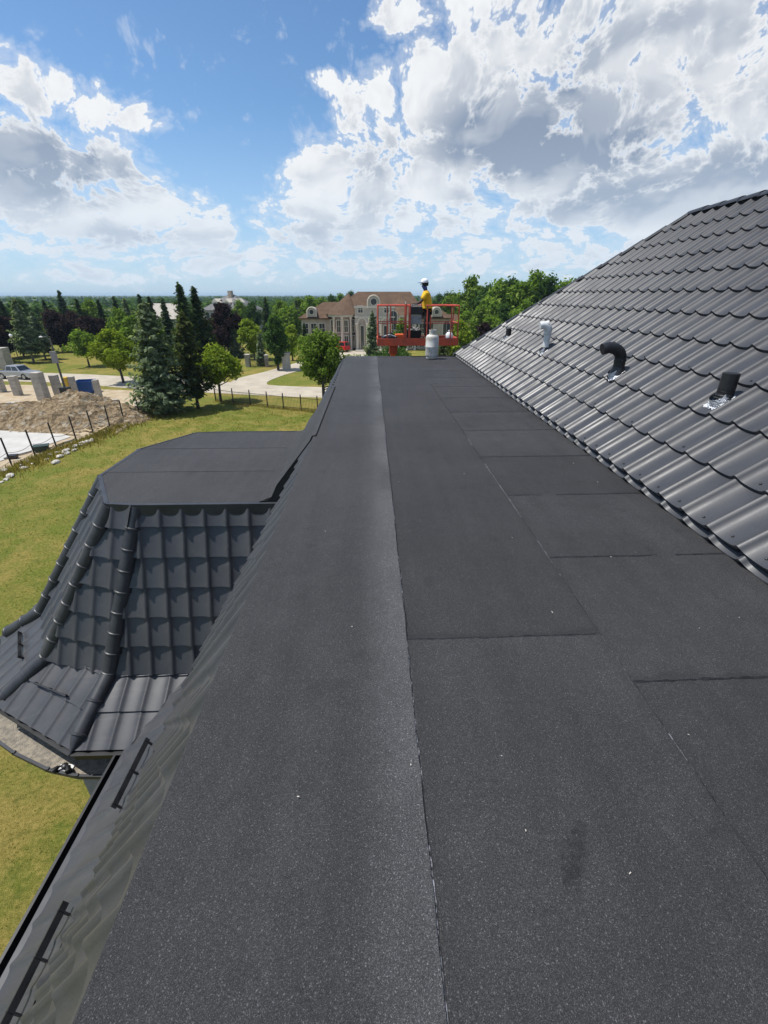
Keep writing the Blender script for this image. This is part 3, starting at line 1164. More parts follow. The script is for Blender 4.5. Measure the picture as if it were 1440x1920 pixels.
# far hip end and back slope
panel('hip_end', [(RE_X, Y1, RE_Z - .02), (9.5, Y1, RE_Z - .02), (RIDGE_X, RIDGE_Y, RIDGE_Z - .02)], 'metal_tile', hip_roof)
panel('back_slope', [(9.5, Y1, RE_Z - .02), (9.5, Y0, RE_Z - .02), (RIDGE_X, Y0, RIDGE_Z - .02), (RIDGE_X, RIDGE_Y, RIDGE_Z - .02)], 'metal_tile', hip_roof)
# starter lip under the first course: same wave, set back and lower
qs = []
L0 = Y1 - Y0
for i in range(int(L0 / TW) + 1):
    for (s0, z0), (s1, z1) in zip(PROF[:-1], PROF[1:]):
        xa, xb = i * TW + s0 * TW, i * TW + s1 * TW
        if xb > L0: continue
        yv = -.044
        z0, z1 = z0 * 1.25, z1 * 1.25
        qs.append(((xa, yv, z0 - .030), (xb, yv, z1 - .030), (xb, .08, z1 - .022), (xa, .08, z0 - .022)))
        qs.append(((xa, yv + .002, z0 - .062), (xb, yv + .002, z1 - .062), (xb, yv, z1 - .030), (xa, yv, z0 - .030)))
me = quads_mesh(qs, 'eave_starter')
o = bpy.data.objects.new('eave_starter', me)
o.matrix_local = Mh
link(o, hip_roof)
if (Mh @ Vector((0, 0, 0)) - Vector((RE_X, Y0, RE_Z))).length > .5 or Mh.to_3x3()[1][0] < 0:
    o.matrix_local = Mh @ Matrix.Translation((-L0, 0, 0))
b = MB()
for i in range(int(L0 / TW)):
    for row, off in ((0, .055), (1, .055), (3, .05)):
        if row and (i * 7 + row) % 3:
            continue
        q_ = Mh @ Vector(((i + .46) * TW * (1 if Mh.to_3x3()[1][0] > 0 else -1), row * TL + off, .026))
        b.lathe([(.011, 0), (.011, .005), (.007, .008), (.003, .009)], 8, q_)
o = b.build('screws', 'dark_metal', hip_roof)
o['kind'] = 'stuff'
b = MB()
b.bar((RE_X + .10, Y0, RE_Z - .02), (RE_X + .10, Y1, RE_Z - .02), .02, .09)
b.build('eave_board', 'underlay', hip_roof)


def angle_cap(a, c, w, drop, name):
    """folded ridge/hip cap"""
    a, c = Vector(a), Vector(c)
    d = (c - a).normalized()
    s = d.cross(Vector((0, 0, 1))).normalized()
    u = s.cross(d)
    n = 8
    b = MB()
    L = (c - a).length
    k = max(1, round(L / .42))
    for j in range(k):
        p0, p1 = a + (c - a) * (j / k), a + (c - a) * ((j + 1) / k) + d * .03
        vs = []
        for q, lift in ((p0, .016), (p1, .0)):
            for i in range(n + 1):
                t = math.pi * i / n
                vs.append(q + s * math.cos(t) * w + u * (math.sin(t) * drop - .01 + lift))
        b.add(vs, [(i, i + 1, n + 2 + i, n + 1 + i) for i in range(n)])
    return b.build(name, 'cap_metal', hip_roof, smooth=True)


angle_cap((RIDGE_X, Y0, RIDGE_Z + .01), (RIDGE_X, RIDGE_Y, RIDGE_Z + .01), .10, .07, 'ridge_cap')
angle_cap((RIDGE_X, RIDGE_Y, RIDGE_Z + .01), (RE_X, Y1, RE_Z + .01), .09, .06, 'hip_ridge_cap')


# ================================================================== VENT PIPES
def on_roof(u, v):
    A = Vector((RE_X, 0, RE_Z))
    d = ray(u, v)
    t = (A - Vector((0, 0, H))).dot(hipn) / d.dot(hipn)
    return Vector((0, 0, H)) + d * t


def up_to(base, v):
    """height above base at which photograph row v is reached"""
    for i in range(400):
        z = base.z + i * .005
        loc = CAMM.transposed() @ (Vector((base.x, base.y, z)) - Vector((0, 0, H)))
        if 960 - F * loc.y / -loc.z < v:
            return i * .005
    return .6


def flashing(t, base, r, size, m='foil'):
    """crumpled foil apron lying on the tiles and a collar round the pipe"""
    b = MB()
    n = 26
    U, V = Vector((0, -1, 0)), sl
    ringv = []
    for j, (rr, zz) in enumerate(((r * .98, .10), (r * 1.25, .045), (size * .8, .036), (size, .030))):
        for i in range(n):
            a = 2 * math.pi * i / n
            k = 1.0
            if j >= 2:
                k = 1 / max(abs(math.cos(a)), abs(math.sin(a))) ** .75 * (1 + .10 * random.uniform(-1, 1))
            ringv.append(U * math.cos(a) * rr * k + V * math.sin(a) * rr * k + hipn * (zz + (random.uniform(-.010, .012) if j else 0)))
    fs = []
    for j in range(3):
        for i in range(n):
            p, q = j * n + i, j * n + (i + 1) % n
            fs.append((p, p + n, q + n, q))
    b.add(ringv, fs)
    b.build('flashing', m, t)


def pipe_ring(t, pts, rad, m, name='pipe'):
    b = MB()
    b.tube(pts, rad, 20, cap=True)
    # open mouth: inner dark tube end
    return b.build(name, m, t, smooth=True)


def open_pipe(pts, r, m, t, name='pipe'):
    b = MB()
    pts = [Vector(p) for p in pts]
    b.tube(pts, r, 22, cap=False)
    d = (pts[-1] - pts[-2]).normalized()
    b.tube([pts[-1], pts[-1] + d * .001], [r, r * .86], 22, cap=False)
    b.tube([pts[-1] + d * .001, pts[-1] - d * .15], [r * .86, r * .86], 22, cap=True)
    return b.build(name, m, t, smooth=True)


def px_r(base, px):
    loc = CAMM.transposed() @ (base - Vector((0, 0, H)))
    return px / F * -loc.z / 2


g = 'vent pipes on the tiled roof'
p = on_roof(1353, 758)
t = empty('vent_pipe', p, 'straight open black vent pipe in crumpled silver flashing, nearest on the tiled roof', 'vent pipe', g)
h = up_to(p, 700)
r = px_r(p, 28)
open_pipe([(0, 0, -.05), (0, 0, h * .5), (0, 0, h)], r, 'black_plastic', t)
b = MB()
for i in range(4):
    b.lathe([(r * 1.02, .05 + i * .022), (r * 1.22 - i * .008, .058 + i * .022), (r * 1.02, .068 + i * .022)], 22)
b.build('rubber_boot', 'black_plastic', t, smooth=True)
flashing(t, p, r, r * 1.55)

p = on_roof(1156, 706)
t = empty('vent_pipe', p, 'black gooseneck vent pipe bent over toward the flat deck', 'vent pipe', g)
h = up_to(p, 652)
r = px_r(p, 20)
dx = px_r(p, 34) * 2
pts = [(0, 0, -.05), (0, 0, h * .5)] + [(-(dx * .75) * (1 - math.cos(a)), 0, h * .62 + h * .38 * math.sin(a)) for a in [i * math.pi / 2 / 7 for i in range(8)]]
pts.append((pts[-1][0] - dx * .35, 0, pts[-1][2] - .02))
open_pipe(pts, r, 'black_plastic', t)
b = MB()
b.lathe([(r * 1.0, h * .52), (r * 1.07, h * .53), (r * 1.07, h * .58), (r * 1.0, h * .59)], 22)
b.build('pipe_collar', 'black_plastic', t, smooth=True)
flashing(t, p, r, r * 1.6)
b = MB()
b.lathe([(r * 1.02, .02), (r * 1.5, .03), (r * 1.2, .09), (r * 1.02, .12)], 22)
b.build('rubber_boot', 'black_plastic', t, smooth=True)

p = on_roof(1021, 662)
t = empty('vent_pipe', p, 'white plastic vent pipe with elbow mouth on the tiled roof', 'vent pipe', g)
h = up_to(p, 608)
r = px_r(p, 11.5)
open_pipe([(0, 0, -.03), (0, 0, h * .75), (-.01, 0, h * .85)], r, 'white_pvc', t)
b = MB()
b.lathe([(r * 1.02, h * .66), (r * 1.22, h * .67), (r * 1.22, h * .82), (r * 1.0, h * .84)], 20)
b.build('pipe_coupling', 'white_pvc', t, smooth=True)
el = [(0, 0, h * .78)] + [(-(r * 2.0) * (1 - math.cos(a)), -.02, h * .80 + h * .17 * math.sin(a)) for a in [i * math.pi / 2 / 6 for i in range(7)]]
el.append((el[-1][0] - r * .9, -.02, el[-1][2] - .01))
open_pipe(el, r * 1.18, 'white_pvc', t, 'elbow')
flashing(t, p, r, r * 1.7)
b = MB()
b.lathe([(r * 1.02, .02), (r * 1.5, .03), (r * 1.15, .08), (r * 1.02, .10)], 20)
b.build('rubber_boot', 'black_plastic', t, smooth=True)

p = on_roof(952, 637)
t = empty('vent_pipe', p, 'short black vent stub farthest up by the hip of the tiled roof', 'vent pipe', g)
h = up_to(p, 616)
r = px_r(p, 10)
open_pipe([(0, 0, -.03), (0, 0, h * .6), (0, 0, h)], r, 'black_plastic', t)
flashing(t, p, r, r * 1.8)

# ================================================================== FLOODLIGHT ON THE LEDGE
p = P(124, 1441, LZ)
t = empty('floodlight', p, 'small twin-head security light on the beige ledge under the bay', 'floodlight')
b = MB(); b.box(-.10, .10, -.05, .05, 0, .02); b.build('mounting_plate', 'white_pvc', t, bevel=.004)
b = MB(); b.lathe([(.035, .02), (.04, .03), (.04, .07), (.02, .085)], 14); b.build('sensor', 'black_plastic', t, smooth=True)
for sx in (-1, 1):
    b = MB()
    b.tube([(sx * .03, 0, .06), (sx * .07, -.03, .075)], .012, 8)
    b.tube([(sx * .06, -.02, .075), (sx * .085, -.06, .07), (sx * .10, -.085, .062)], [.02, .035, .042], 14)
    b.build('lamp_head', 'black_plastic', t, smooth=True)

# ================================================================== GAS CYLINDER
mat('cylinder_paint', (0.62, 0.61, 0.57), rough=0.45, var=0.35, vscale=6, bump=.1, vcol=(0.42, 0.39, 0.33))
mat('brass', (0.5, 0.36, 0.12), rough=0.35, metal=1.0)
p = P(809, 672, ROOF_Z)
p.y = min(p.y, Y1 - .3)
sc_ = up_to(Vector((p.x, p.y, ROOF_Z)), 619)
t = empty('gas_cylinder', (p.x, p.y, ROOF_Z + .006), 'worn white propane cylinder standing at the far end of the flat deck', 'gas cylinder')
r = px_r(p, 24)
b = MB()
b.lathe([(r * .80, 0), (r * .86, .005), (r * .86, sc_ * .06), (r * .70, sc_ * .065)], 28)
b.build('foot_ring', 'cylinder_paint', t, smooth=True)
b = MB()
b.lathe([(r * .5, sc_ * .03), (r * .85, sc_ * .05), (r * .98, sc_ * .10), (r, sc_ * .14), (r, sc_ * .40), (r * 1.012, sc_ * .405), (r * 1.012, sc_ * .42), (r, sc_ * .425), (r, sc_ * .70), (r * .97, sc_ * .755), (r * .88, sc_ * .80), (r * .70, sc_ * .83), (r * .2, sc_ * .85)], 32)
b.build('tank', 'cylinder_paint', t, smooth=True)
b = MB()
rc = r * .56
for i0, i1 in ((1, 8), (10, 17)):
    pts = [(rc * math.cos(i * math.pi / 9), rc * math.sin(i * math.pi / 9)) for i in range(i0, i1 + 1)]
    for (xa, ya), (xb, yb) in zip(pts[:-1], pts[1:]):
        b.add([(xa, ya, sc_ * .80), (xb, yb, sc_ * .80), (xb, yb, sc_ * .985), (xa, ya, sc_ * .985), (xa * .9, ya * .9, sc_ * .80), (xb * .9, yb * .9, sc_ * .80), (xb * .9, yb * .9, sc_ * .985), (xa * .9, ya * .9, sc_ * .985)],
              [(0, 1, 2, 3), (5, 4, 7, 6), (3, 2, 6, 7)])
for i in range(18):
    a0, a1 = i * math.pi / 9, (i + 1) * math.pi / 9
    b.bar((rc * .95 * math.cos(a0), rc * .95 * math.sin(a0), sc_ * .985), (rc * .95 * math.cos(a1), rc * .95 * math.sin(a1), sc_ * .985), .018, .02)
b.build('collar', 'cylinder_paint', t)
b = MB()
b.lathe([(.02, sc_ * .83), (.02, sc_ * .90), (.03, sc_ * .905), (.03, sc_ * .93), (.012, sc_ * .94)], 12)
b.build('valve', 'brass', t, smooth=True)

# ================================================================== LIFT WITH WORKER
mat('lift_orange', (0.66, 0.095, 0.035), rough=0.5, spec=0.5, var=0.35, vscale=2.5, vcol=(0.40, 0.07, 0.04))
mat('lift_red', (0.62, 0.085, 0.045), rough=0.5, spec=0.5, var=0.3, vscale=3, vcol=(0.36, 0.06, 0.04))
mat('grey_box', (0.30, 0.29, 0.28), rough=0.7, var=0.3, vscale=8)
mat('tool_orange', (0.75, 0.12, 0.02), rough=0.5)
mat('tyre_rubber', (0.015, 0.015, 0.015), rough=0.85)
LY0, LY1 = 14.9, 15.9
fl = at(782, 634, LY0).z
xl, xr = at(709, 640, LY0).x, at(857, 640, LY0).x
topz = at(782, 573, LY0).z
midz = at(782, 606, LY0).z
lift = empty('boom_lift', ((xl + xr) / 2, 17.6, 0), 'orange boom lift with railed basket raised to the end of the flat deck', 'boom lift')


def lpart(b, name, m, **k):
    o = b.build(name, m, lift, **k)
    o.location = -Vector(lift.location)
    return o


b = MB()
zt = at(782, 648, LY0).z
b.box(xl, xr, LY0 - .03, LY0, zt, fl)
b.box(xl, xr, LY1, LY1 + .03, zt, fl)
b.box(xl - .03, xl, LY0 - .03, LY1 + .03, zt, fl)
b.box(xr, xr + .03, LY0 - .03, LY1 + .03, zt, fl)
lpart(b, 'toe_board', 'lift_orange', bevel=.006)
b = MB()
FL = fl - .10
b.box(xl, xr, LY0, LY1, FL - .04, FL)
lpart(b, 'platform_floor', 'dark_metal')
rr = .019
ux = lambda u: at(u, 600, LY0).x
front = [(xl, .0), (ux(726), .0), (ux(760), .03), (ux(768), .03), (ux(801), 0), (ux(846), 0), (xr, 0)]
for xx, extra in front:
    b = MB()
    b.tube([(xx, LY0, fl - .05), (xx, LY0, topz)], rr + extra * .55, 8)
    lpart(b, 'rail_post', 'lift_red', smooth=True)
for xx in (xl, ux(735), ux(775), ux(815), xr):
    b = MB()
    b.tube([(xx, LY1, fl - .05), (xx, LY1, topz)], rr, 8)
    lpart(b, 'rail_post', 'lift_red', smooth=True)
for zz, nm in ((topz, 'top_rail'), (midz, 'mid_rail')):
    for ya, xa, xb in ((LY0, xl, ux(770)), (LY0, ux(798), xr), (LY1, xl, xr)):
        b = MB()
        b.tube([(xa, ya, zz), (xb, ya, zz)], rr * (1.15 if zz == topz else .7), 8)
        lpart(b, nm, 'lift_red', smooth=True)
    for xx in (xl, xr):
        b = MB()
        b.tube([(xx, LY0, zz), (xx, LY1, zz)], rr, 8)
        lpart(b, nm, 'lift_red', smooth=True)
# entry frame and control console
b = MB()
b.box(ux(759), ux(762.5), LY0 - .02, LY0 + .03, fl - .05, at(764, 570, LY0).z)
b.box(ux(766), ux(768), LY0 - .02, LY0 + .03, fl - .05, at(764, 572, LY0).z)
lpart(b, 'gate_post', 'lift_orange', bevel=.005)
cx0, cx1 = ux(769), ux(792)
zc0, zc1 = at(780, 590, LY0).z, at(780, 575, LY0).z
b = MB()
b.box(cx0, cx1, LY0 + .02, LY0 + .26, zc0, zc1)
con = lpart(b, 'control_console', 'black_plastic', bevel=.02)
for k in range(5):
    b = MB()
    xx = cx0 + (cx1 - cx0) * (k + .8) / 6
    b.tube([(xx, LY0 + .06, zc1), (xx, LY0 + .06, zc1 + .07)], .009, 6)
    b.build('lever', 'white_pvc', con, smooth=True)
b = MB()
b.box(cx0 + .01, cx1 - .02, LY0 + .03, LY0 + .10, at(780, 608, LY0).z, at(780, 591, LY0).z)
lpart(b, 'document_box', 'grey_box', bevel=.01)
b = MB()
b.tube([(ux(760), LY0, topz + .0), (ux(760), LY0, topz + .12)], .012, 8)
lpart(b, 'beacon', 'white_pvc', smooth=True)
# boom under the basket down to a wheeled chassis
bx = ux(740)
b = MB()
b.box(bx - .13, bx + .13, LY1 - .35, LY1 + .1, FL - .45, FL - .04)
lpart(b, 'basket_mount', 'lift_orange', bevel=.02)
b = MB(); b.bar((bx, LY1 - .1, FL - .4), (bx, 17.2, FL - 1.7), .16, .2); lpart(b, 'jib', 'lift_orange', bevel=.01)
b = MB(); b.bar((bx, 17.2, FL - 1.6), (bx + .6, 19.4, 1.4), .28, .32); lpart(b, 'boom', 'lift_orange', bevel=.01)
b = MB(); b.box(bx - .7, bx + 1.3, 18.2, 20.6, .55, 1.3); lpart(b, 'chassis', 'lift_orange', bevel=.04)
for sx in (bx - .75, bx + 1.35):
    for sy in (18.5, 20.3):
        b = MB(); b.tube([(sx - .15, sy, .42), (sx + .15, sy, .42)], .42, 20); lpart(b, 'wheel', 'tyre_rubber', smooth=True)

# things in the basket
p = at(768, 640, LY0 + .45)
t = empty('tool_crate', (ux(779), LY0 + .5, FL), 'black tool crate heaped with gear on the lift floor', 'crate')
b = MB()
w, dp, hh = .24, .17, .30
b.add([(-w * .85, -dp * .85, 0), (w * .85, -dp * .85, 0), (w * .85, dp * .85, 0), (-w * .85, dp * .85, 0), (-w, -dp, hh), (w, -dp, hh), (w, dp, hh), (-w, dp, hh),
       (-w * .92, -dp * .92, hh), (w * .92, -dp * .92, hh), (w * .92, dp * .92, hh), (-w * .92, dp * .92, hh), (-w * .8, -dp * .8, .03), (w * .8, -dp * .8, .03), (w * .8, dp * .8, .03), (-w * .8, dp * .8, .03)],
      [(3, 2, 1, 0), (0, 1, 5, 4), (1, 2, 6, 5), (2, 3, 7, 6), (3, 0, 4, 7), (4, 5, 9, 8), (5, 6, 10, 9), (6, 7, 11, 10), (7, 4, 8, 11), (8, 9, 13, 12), (9, 10, 14, 13), (10, 11, 15, 14), (11, 8, 12, 15), (12, 13, 14, 15)])
b.build('crate_body', 'black_plastic', t)
b = MB()
for i in range(9):
    a = random.uniform(0, 6.28)
    x, y = random.uniform(-.15, .15), random.uniform(-.1, .1)
    b.tube([(x - .09 * math.cos(a), y - .06 * math.sin(a), hh - .05), (x + .09 * math.cos(a), y + .06 * math.sin(a), hh + random.uniform(0, .09))], random.uniform(.012, .03), 8)
b.build('gear', 'grey_box', t, smooth=True)
t = empty('power_saw', (ux(752), LY0 + .4, FL), 'orange power cutter lying on the lift floor', 'power tool')
b = MB(); b.box(-.16, .12, -.10, .10, .02, .20); b.build('motor_body', 'tool_orange', t, bevel=.03)
b = MB(); b.tube([(-.30, -.03, .12), (-.30, .03, .12)], .12, 20); b.build('blade_guard', 'dark_metal', t, smooth=True)
b = MB(); b.tube([(-.12, 0, .20), (-.10, 0, .28), (.08, 0, .28), (.12, 0, .15)], .014, 8); b.build('handle', 'black_plastic', t, smooth=True)
t = empty('tool_bag', (ux(731), LY0 + .35, FL), 'flat black tool bag with pale strap on the lift floor', 'bag')
b = MB()
b.lathe([(.20, 0), (.24, .05), (.22, .13), (.12, .17), (.03, .18)], 16)
o = b.build('bag_body', 'black_plastic', t, smooth=True); o.scale = (1.15, .7, 1)
b = MB(); b.tube([(-.2, -.12, .13), (0, -.17, .20), (.2, -.12, .12)], .014, 8); b.build('strap', 'white_pvc', t, smooth=True)
t = empty('white_sack', (ux(848), LY0 + .4, FL), 'small white sack by the right end of the lift basket', 'sack')
b = MB()
b.lathe([(.10, 0), (.13, .06), (.12, .18), (.07, .24), (.03, .26), (.06, .30)], 14)
b.build('sack_body', 'white_pvc', t, smooth=True)

# ---- the worker
mat('skin', (0.055, 0.028, 0.017), rough=0.55, var=.2, vscale=20)
mat('yellow_shirt', (0.80, 0.47, 0.015), rough=0.85, var=.25, vscale=7, vcol=(.66, .36, .01), bump=.3, bscale=18)
mat('dark_trousers', (0.022, 0.020, 0.022), rough=0.9, var=.3, vscale=8, bump=.3, bscale=15)
mat('white_cap', (0.78, 0.79, 0.82), rough=0.8)
mat('blue_matte', (0.035, 0.06, 0.26), rough=0.85)
mat('boot_leather', (0.03, 0.022, 0.016), rough=0.7)
mat('hair_black', (0.008, 0.007, 0.006), rough=0.8)
mat('eye_white', (0.6, 0.6, 0.58), rough=0.3)


def skin_mesh(name, verts, edges, m, parent, sub=2, root=0):
    me = bpy.data.meshes.new(name)
    me.from_pydata([v[:3] for v in verts], edges, [])
    o = bpy.data.objects.new(name, me)
    C.objects.link(o)
    sk = o.modifiers.new('skin', 'SKIN')
    sk.use_smooth_shade = True
    for i, v in enumerate(verts):
        rr = v[3] if isinstance(v[3], tuple) else (v[3], v[3])
        me.skin_vertices[0].data[i].radius = rr
        me.skin_vertices[0].data[i].use_root = (i == root)
    sb = o.modifiers.new('sub', 'SUBSURF')
    sb.levels = sb.render_levels = sub
    dg = bpy.context.evaluated_depsgraph_get()
    me2 = bpy.data.meshes.new_from_object(o.evaluated_get(dg))
    bpy.data.objects.remove(o)
    me2.materials.clear()
    me2.materials.append(MATS[m])
    me2.polygons.foreach_set('use_smooth', [True] * len(me2.polygons))
    o2 = bpy.data.objects.new(name, me2)
    link(o2, parent)
    return o2


# local frame: faces -X, feet at z 0
wx = ux(803)
person = empty('person', (wx, LY0 + .55, FL), 'person in yellow T-shirt, dark trousers and white cap working the lift controls', 'person', rz=R(-12))
HS = at(795, 525, LY0 + .55).z - FL
k = HS / 1.80
person.scale = (k, k, k)
hx = -.20
V = []
E = []


def chain(pts, start=None):
    prev = start
    for p in pts:
        V.append(p)
        if prev is not None:
            E.append((prev, len(V) - 1))
        prev = len(V) - 1
    return prev


pel = chain([(0.02, 0, .95, (.15, .12))])
sp = chain([(0.01, 0, 1.10, (.145, .11)), (-.01, 0, 1.28, (.165, .115)), (-.035, 0, 1.42, (.14, .095)), (-.055, 0, 1.50, .065), (-.075, 0, 1.57, .058), (-.095, 0, 1.64, (.085, .078)), (-.11, 0, 1.71, (.098, .085)), (-.10, 0, 1.76, (.07, .065))], pel)
chest = pel + 2
for s in (-1, 1):
    hip = chain([(.02, s * .095, .90, .10), (.03 - s * .02, s * .11, .70, .088), (.0 - s * .04, s * .115, .50, .062), (.04 - s * .05, s * .12, .32, .058), (.06 - s * .06, s * .125, .10, .042), (.03 - s * .06, s * .125, .05, .045), (-.08 - s * .06, s * .135, .035, .040), (-.15 - s * .06, s * .14, .03, .03)], pel)
HANDS = []
for s in (-1, 1):
    e = (-.20, s * .29, 1.18) if s > 0 else (-.16, s * .30, 1.17)
    w_ = (-.46, s * .20, 1.10) if s > 0 else (-.38, s * .18, 1.07)
    i_w = chain([(-.03, s * .17, 1.41, .062), (-.07, s * .225, 1.34, .056), (*e, .044), ((e[0] + w_[0]) / 2, (e[1] + w_[1]) / 2, (e[2] + w_[2]) / 2, .040), (*w_, .028)], chest + 1)
    i_p = chain([(w_[0] - .055, w_[1] - s * .01, w_[2] - .005, (.034, .018))], i_w)
    kx, ky, kz = V[i_p][:3]
    for f, (dy, ln) in enumerate(((-.030, .072), (-.010, .082), (.010, .076), (.028, .060))):
        chain([(kx - .03, ky + dy, kz + .004, .0095), (kx - .03 - ln * .45, ky + dy * 1.1, kz - .012, .009), (kx - .03 - ln * .62, ky + dy * 1.1, kz - .045, .008)], i_p)
    chain([(w_[0] - .03, w_[1] - s * .035, w_[2], .0105), (w_[0] - .06, w_[1] - s * .058, w_[2] - .012, .0095), (w_[0] - .085, w_[1] - s * .060, w_[2] - .03, .008)], i_w)
body = skin_mesh('body', V, E, 'skin', person, 2, pel)
# face
b = MB()
b.tube([(-.195, 0, 1.70), (-.222, 0, 1.675), (-.20, 0, 1.662)], [.008, .016, .010], 8)
b.build('nose', 'skin', body, smooth=True)
for s in (-1, 1):
    b = MB(); b.lathe([(.002, -.011), (.010, -.006), (.012, 0), (.010, .006), (.002, .011)], 10, (-.192, s * .034, 1.712)); b.build('eye', 'eye_white', body, smooth=True)
    b = MB(); b.tube([(-.09, s * .088, 1.66), (-.085, s * .100, 1.69), (-.09, s * .090, 1.715)], [.008, .016, .010], 8); b.build('ear', 'skin', body, smooth=True)
b = MB(); b.tube([(-.196, -.026, 1.632), (-.204, 0, 1.634), (-.196, .026, 1.632)], [.004, .008, .004], 6); b.build('mouth', 'skin', body, smooth=True)
b = MB()
b.lathe([(.100, -.11), (.106, -.06), (.104, .0), (.09, .02)], 18, (-.075, 0, 1.74))
o = b.build('hair', 'hair_black', person, smooth=True)
# blue shell over the lower face and neck
skin_mesh('lower_face_shell', [(-.052, 0, 1.50, .078), (-.078, 0, 1.57, .072), (-.108, 0, 1.635, (.092, .090)), (-.122, 0, 1.672, (.092, .092))], [(0, 1), (1, 2), (2, 3)], 'blue_matte', person, 2)
# cap with brim
b = MB()
b.lathe([(.122, 0), (.124, .02), (.118, .06), (.095, .10), (.05, .122), (.01, .128)], 24, (-.098, 0, 1.722))
capo = b.build('cap', 'white_cap', person, smooth=True)
b = MB()
pts = []
for i in range(13):
    a = R(90 + 180 * i / 12)
    pts.append((-.11 + .115 * math.cos(a), .115 * math.sin(a)))
inner = pts
outer = [(-.11 + (.115 + .11 * max(0, -math.cos(R(90 + 180 * i / 12))) ** .7) * math.cos(R(90 + 180 * i / 12)), .112 * math.sin(R(90 + 180 * i / 12))) for i in range(13)]
vs = [(x, y, 1.735) for x, y in inner] + [(x, y, 1.722) for x, y in outer]
vs += [(x, y, z - .006) for x, y, z in vs]
fs = [(i, i + 1, 14 + i, 13 + i) for i in range(12)] + [(26 + i + 13, 26 + i + 14, 26 + i + 1, 26 + i) for i in range(12)] + [(13 + i, 14 + i, 40 + i, 39 + i) for i in range(12)]
b.add(vs, fs)
b.build('brim', 'blue_matte', capo, smooth=True)
# shirt
V = []; E = []
r0 = chain([(0.02, 0, .84, (.215, .19))])
c1 = chain([(0.018, 0, .96, (.210, .185)), (0.01, 0, 1.10, (.205, .175)), (-.01, 0, 1.28, (.215, .170)), (-.035, 0, 1.41, (.175, .135)), (-.052, 0, 1.475, (.095, .09))], r0)
for s in (-1, 1):
    e = (-.17, s * .275, 1.22) if s > 0 else (-.13, s * .285, 1.21)
    chain([(-.03, s * .17, 1.41, .092), (-.075, s * .225, 1.335, .092), (*e, .088)], r0 + 4)
skin_mesh('shirt', V, E, 'yellow_shirt', person, 2, r0)
V = []; E = []
pel = chain([(0.02, 0, .97, (.160, .128)), ])
for s in (-1, 1):
    chain([(.02, s * .095, .89, .112), (.03 - s * .02, s * .11, .70, .100), (.0 - s * .04, s * .115, .50, .078), (.04 - s * .05, s * .12, .32, .074), (.058 - s * .06, s * .125, .11, .068)], pel)
skin_mesh('trousers', V, E, 'dark_trousers', person, 2, pel)
for s in (-1, 1):
    x0 = -s * .06
    skin_mesh('boot', [(.055 + x0, s * .125, .14, .052), (.05 + x0, s * .125, .055, .056), (-.06 + x0, s * .132, .045, (.048, .046)), (-.16 + x0, s * .14, .035, (.04, .034))], [(0, 1), (1, 2), (2, 3)], 'boot_leather', person, 2)
USE_HAZE = True
# ================================================================== TREES
def leaf_nodes(c1, c2, c3):
    def fn(T, b, pos):
        at_ = T.node('ShaderNodeAttribute')
        at_.attribute_name = 'rnd'
        oi = T.node('ShaderNodeObjectInfo')
        f = at_.outputs['Fac']
        c = T.mix(T.mr(f, 0.0, 0.75), c1, c2)
        c = T.mix(T.mr(f, 0.72, 1.0, 0, 0.8), c, c3)
        k = T.mr(oi.outputs['Random'], 0, 1, 0.84, 1.16, smooth=False)
        cc = T.node('ShaderNodeCombineColor')
        for i in range(3):
            T.l.new(k, cc.inputs[i])
        c = T.mix(1.0, c, cc.outputs[0], blend='MULTIPLY')
        out = T.n['Material Output']
        T.n.remove(b)
        df = T.node('ShaderNodeBsdfDiffuse')
        tr = T.node('ShaderNodeBsdfTranslucent')
        T.l.new(c, df.inputs[0])
        T.l.new(T.mix(1.0, c, (1.25, 1.3, 0.6), blend='MULTIPLY'), tr.inputs[0])
        mx = T.node('ShaderNodeMixShader')
        mx.inputs[0].default_value = 0.45
        T.l.new(df.outputs[0], mx.inputs[1])
        T.l.new(tr.outputs[0], mx.inputs[2])
        T.l.new(mx.outputs[0], out.inputs[0])
    return fn


mat('leaf_green', (.1, .1, .1), fn=leaf_nodes((.078, .135, .022), (.165, .255, .042), (.30, .38, .09)))
mat('leaf_bright', (.1, .1, .1), fn=leaf_nodes((.115, .170, .018), (.240, .315, .036), (.38, .44, .09)))
mat('leaf_dark', (.1, .1, .1), fn=leaf_nodes((.032, .070, .019), (.072, .130, .035), (.12, .185, .058)))
mat('leaf_purple', (.1, .1, .1), fn=leaf_nodes((.020, .013, .016), (.045, .028, .033), (.07, .042, .044)))
mat('needle_blue', (.1, .1, .1), fn=leaf_nodes((.090, .122, .068), (.185, .230, .135), (.32, .36, .24)))
mat('needle_green', (.1, .1, .1), fn=leaf_nodes((.028, .052, .022), (.064, .100, .040), (.11, .145, .065)))
mat('needle_dry', (.1, .1, .1), fn=leaf_nodes((.050, .068, .024), (.105, .130, .044), (.19, .18, .08)))
mat('bark', (.055, .042, .032), rough=.95, var=.5, vscale=6, bump=.6, bscale=25, vcol=(.10, .085, .07))
mat('pale_bark', (.26, .23, .19), rough=.95, var=.4, vscale=6)


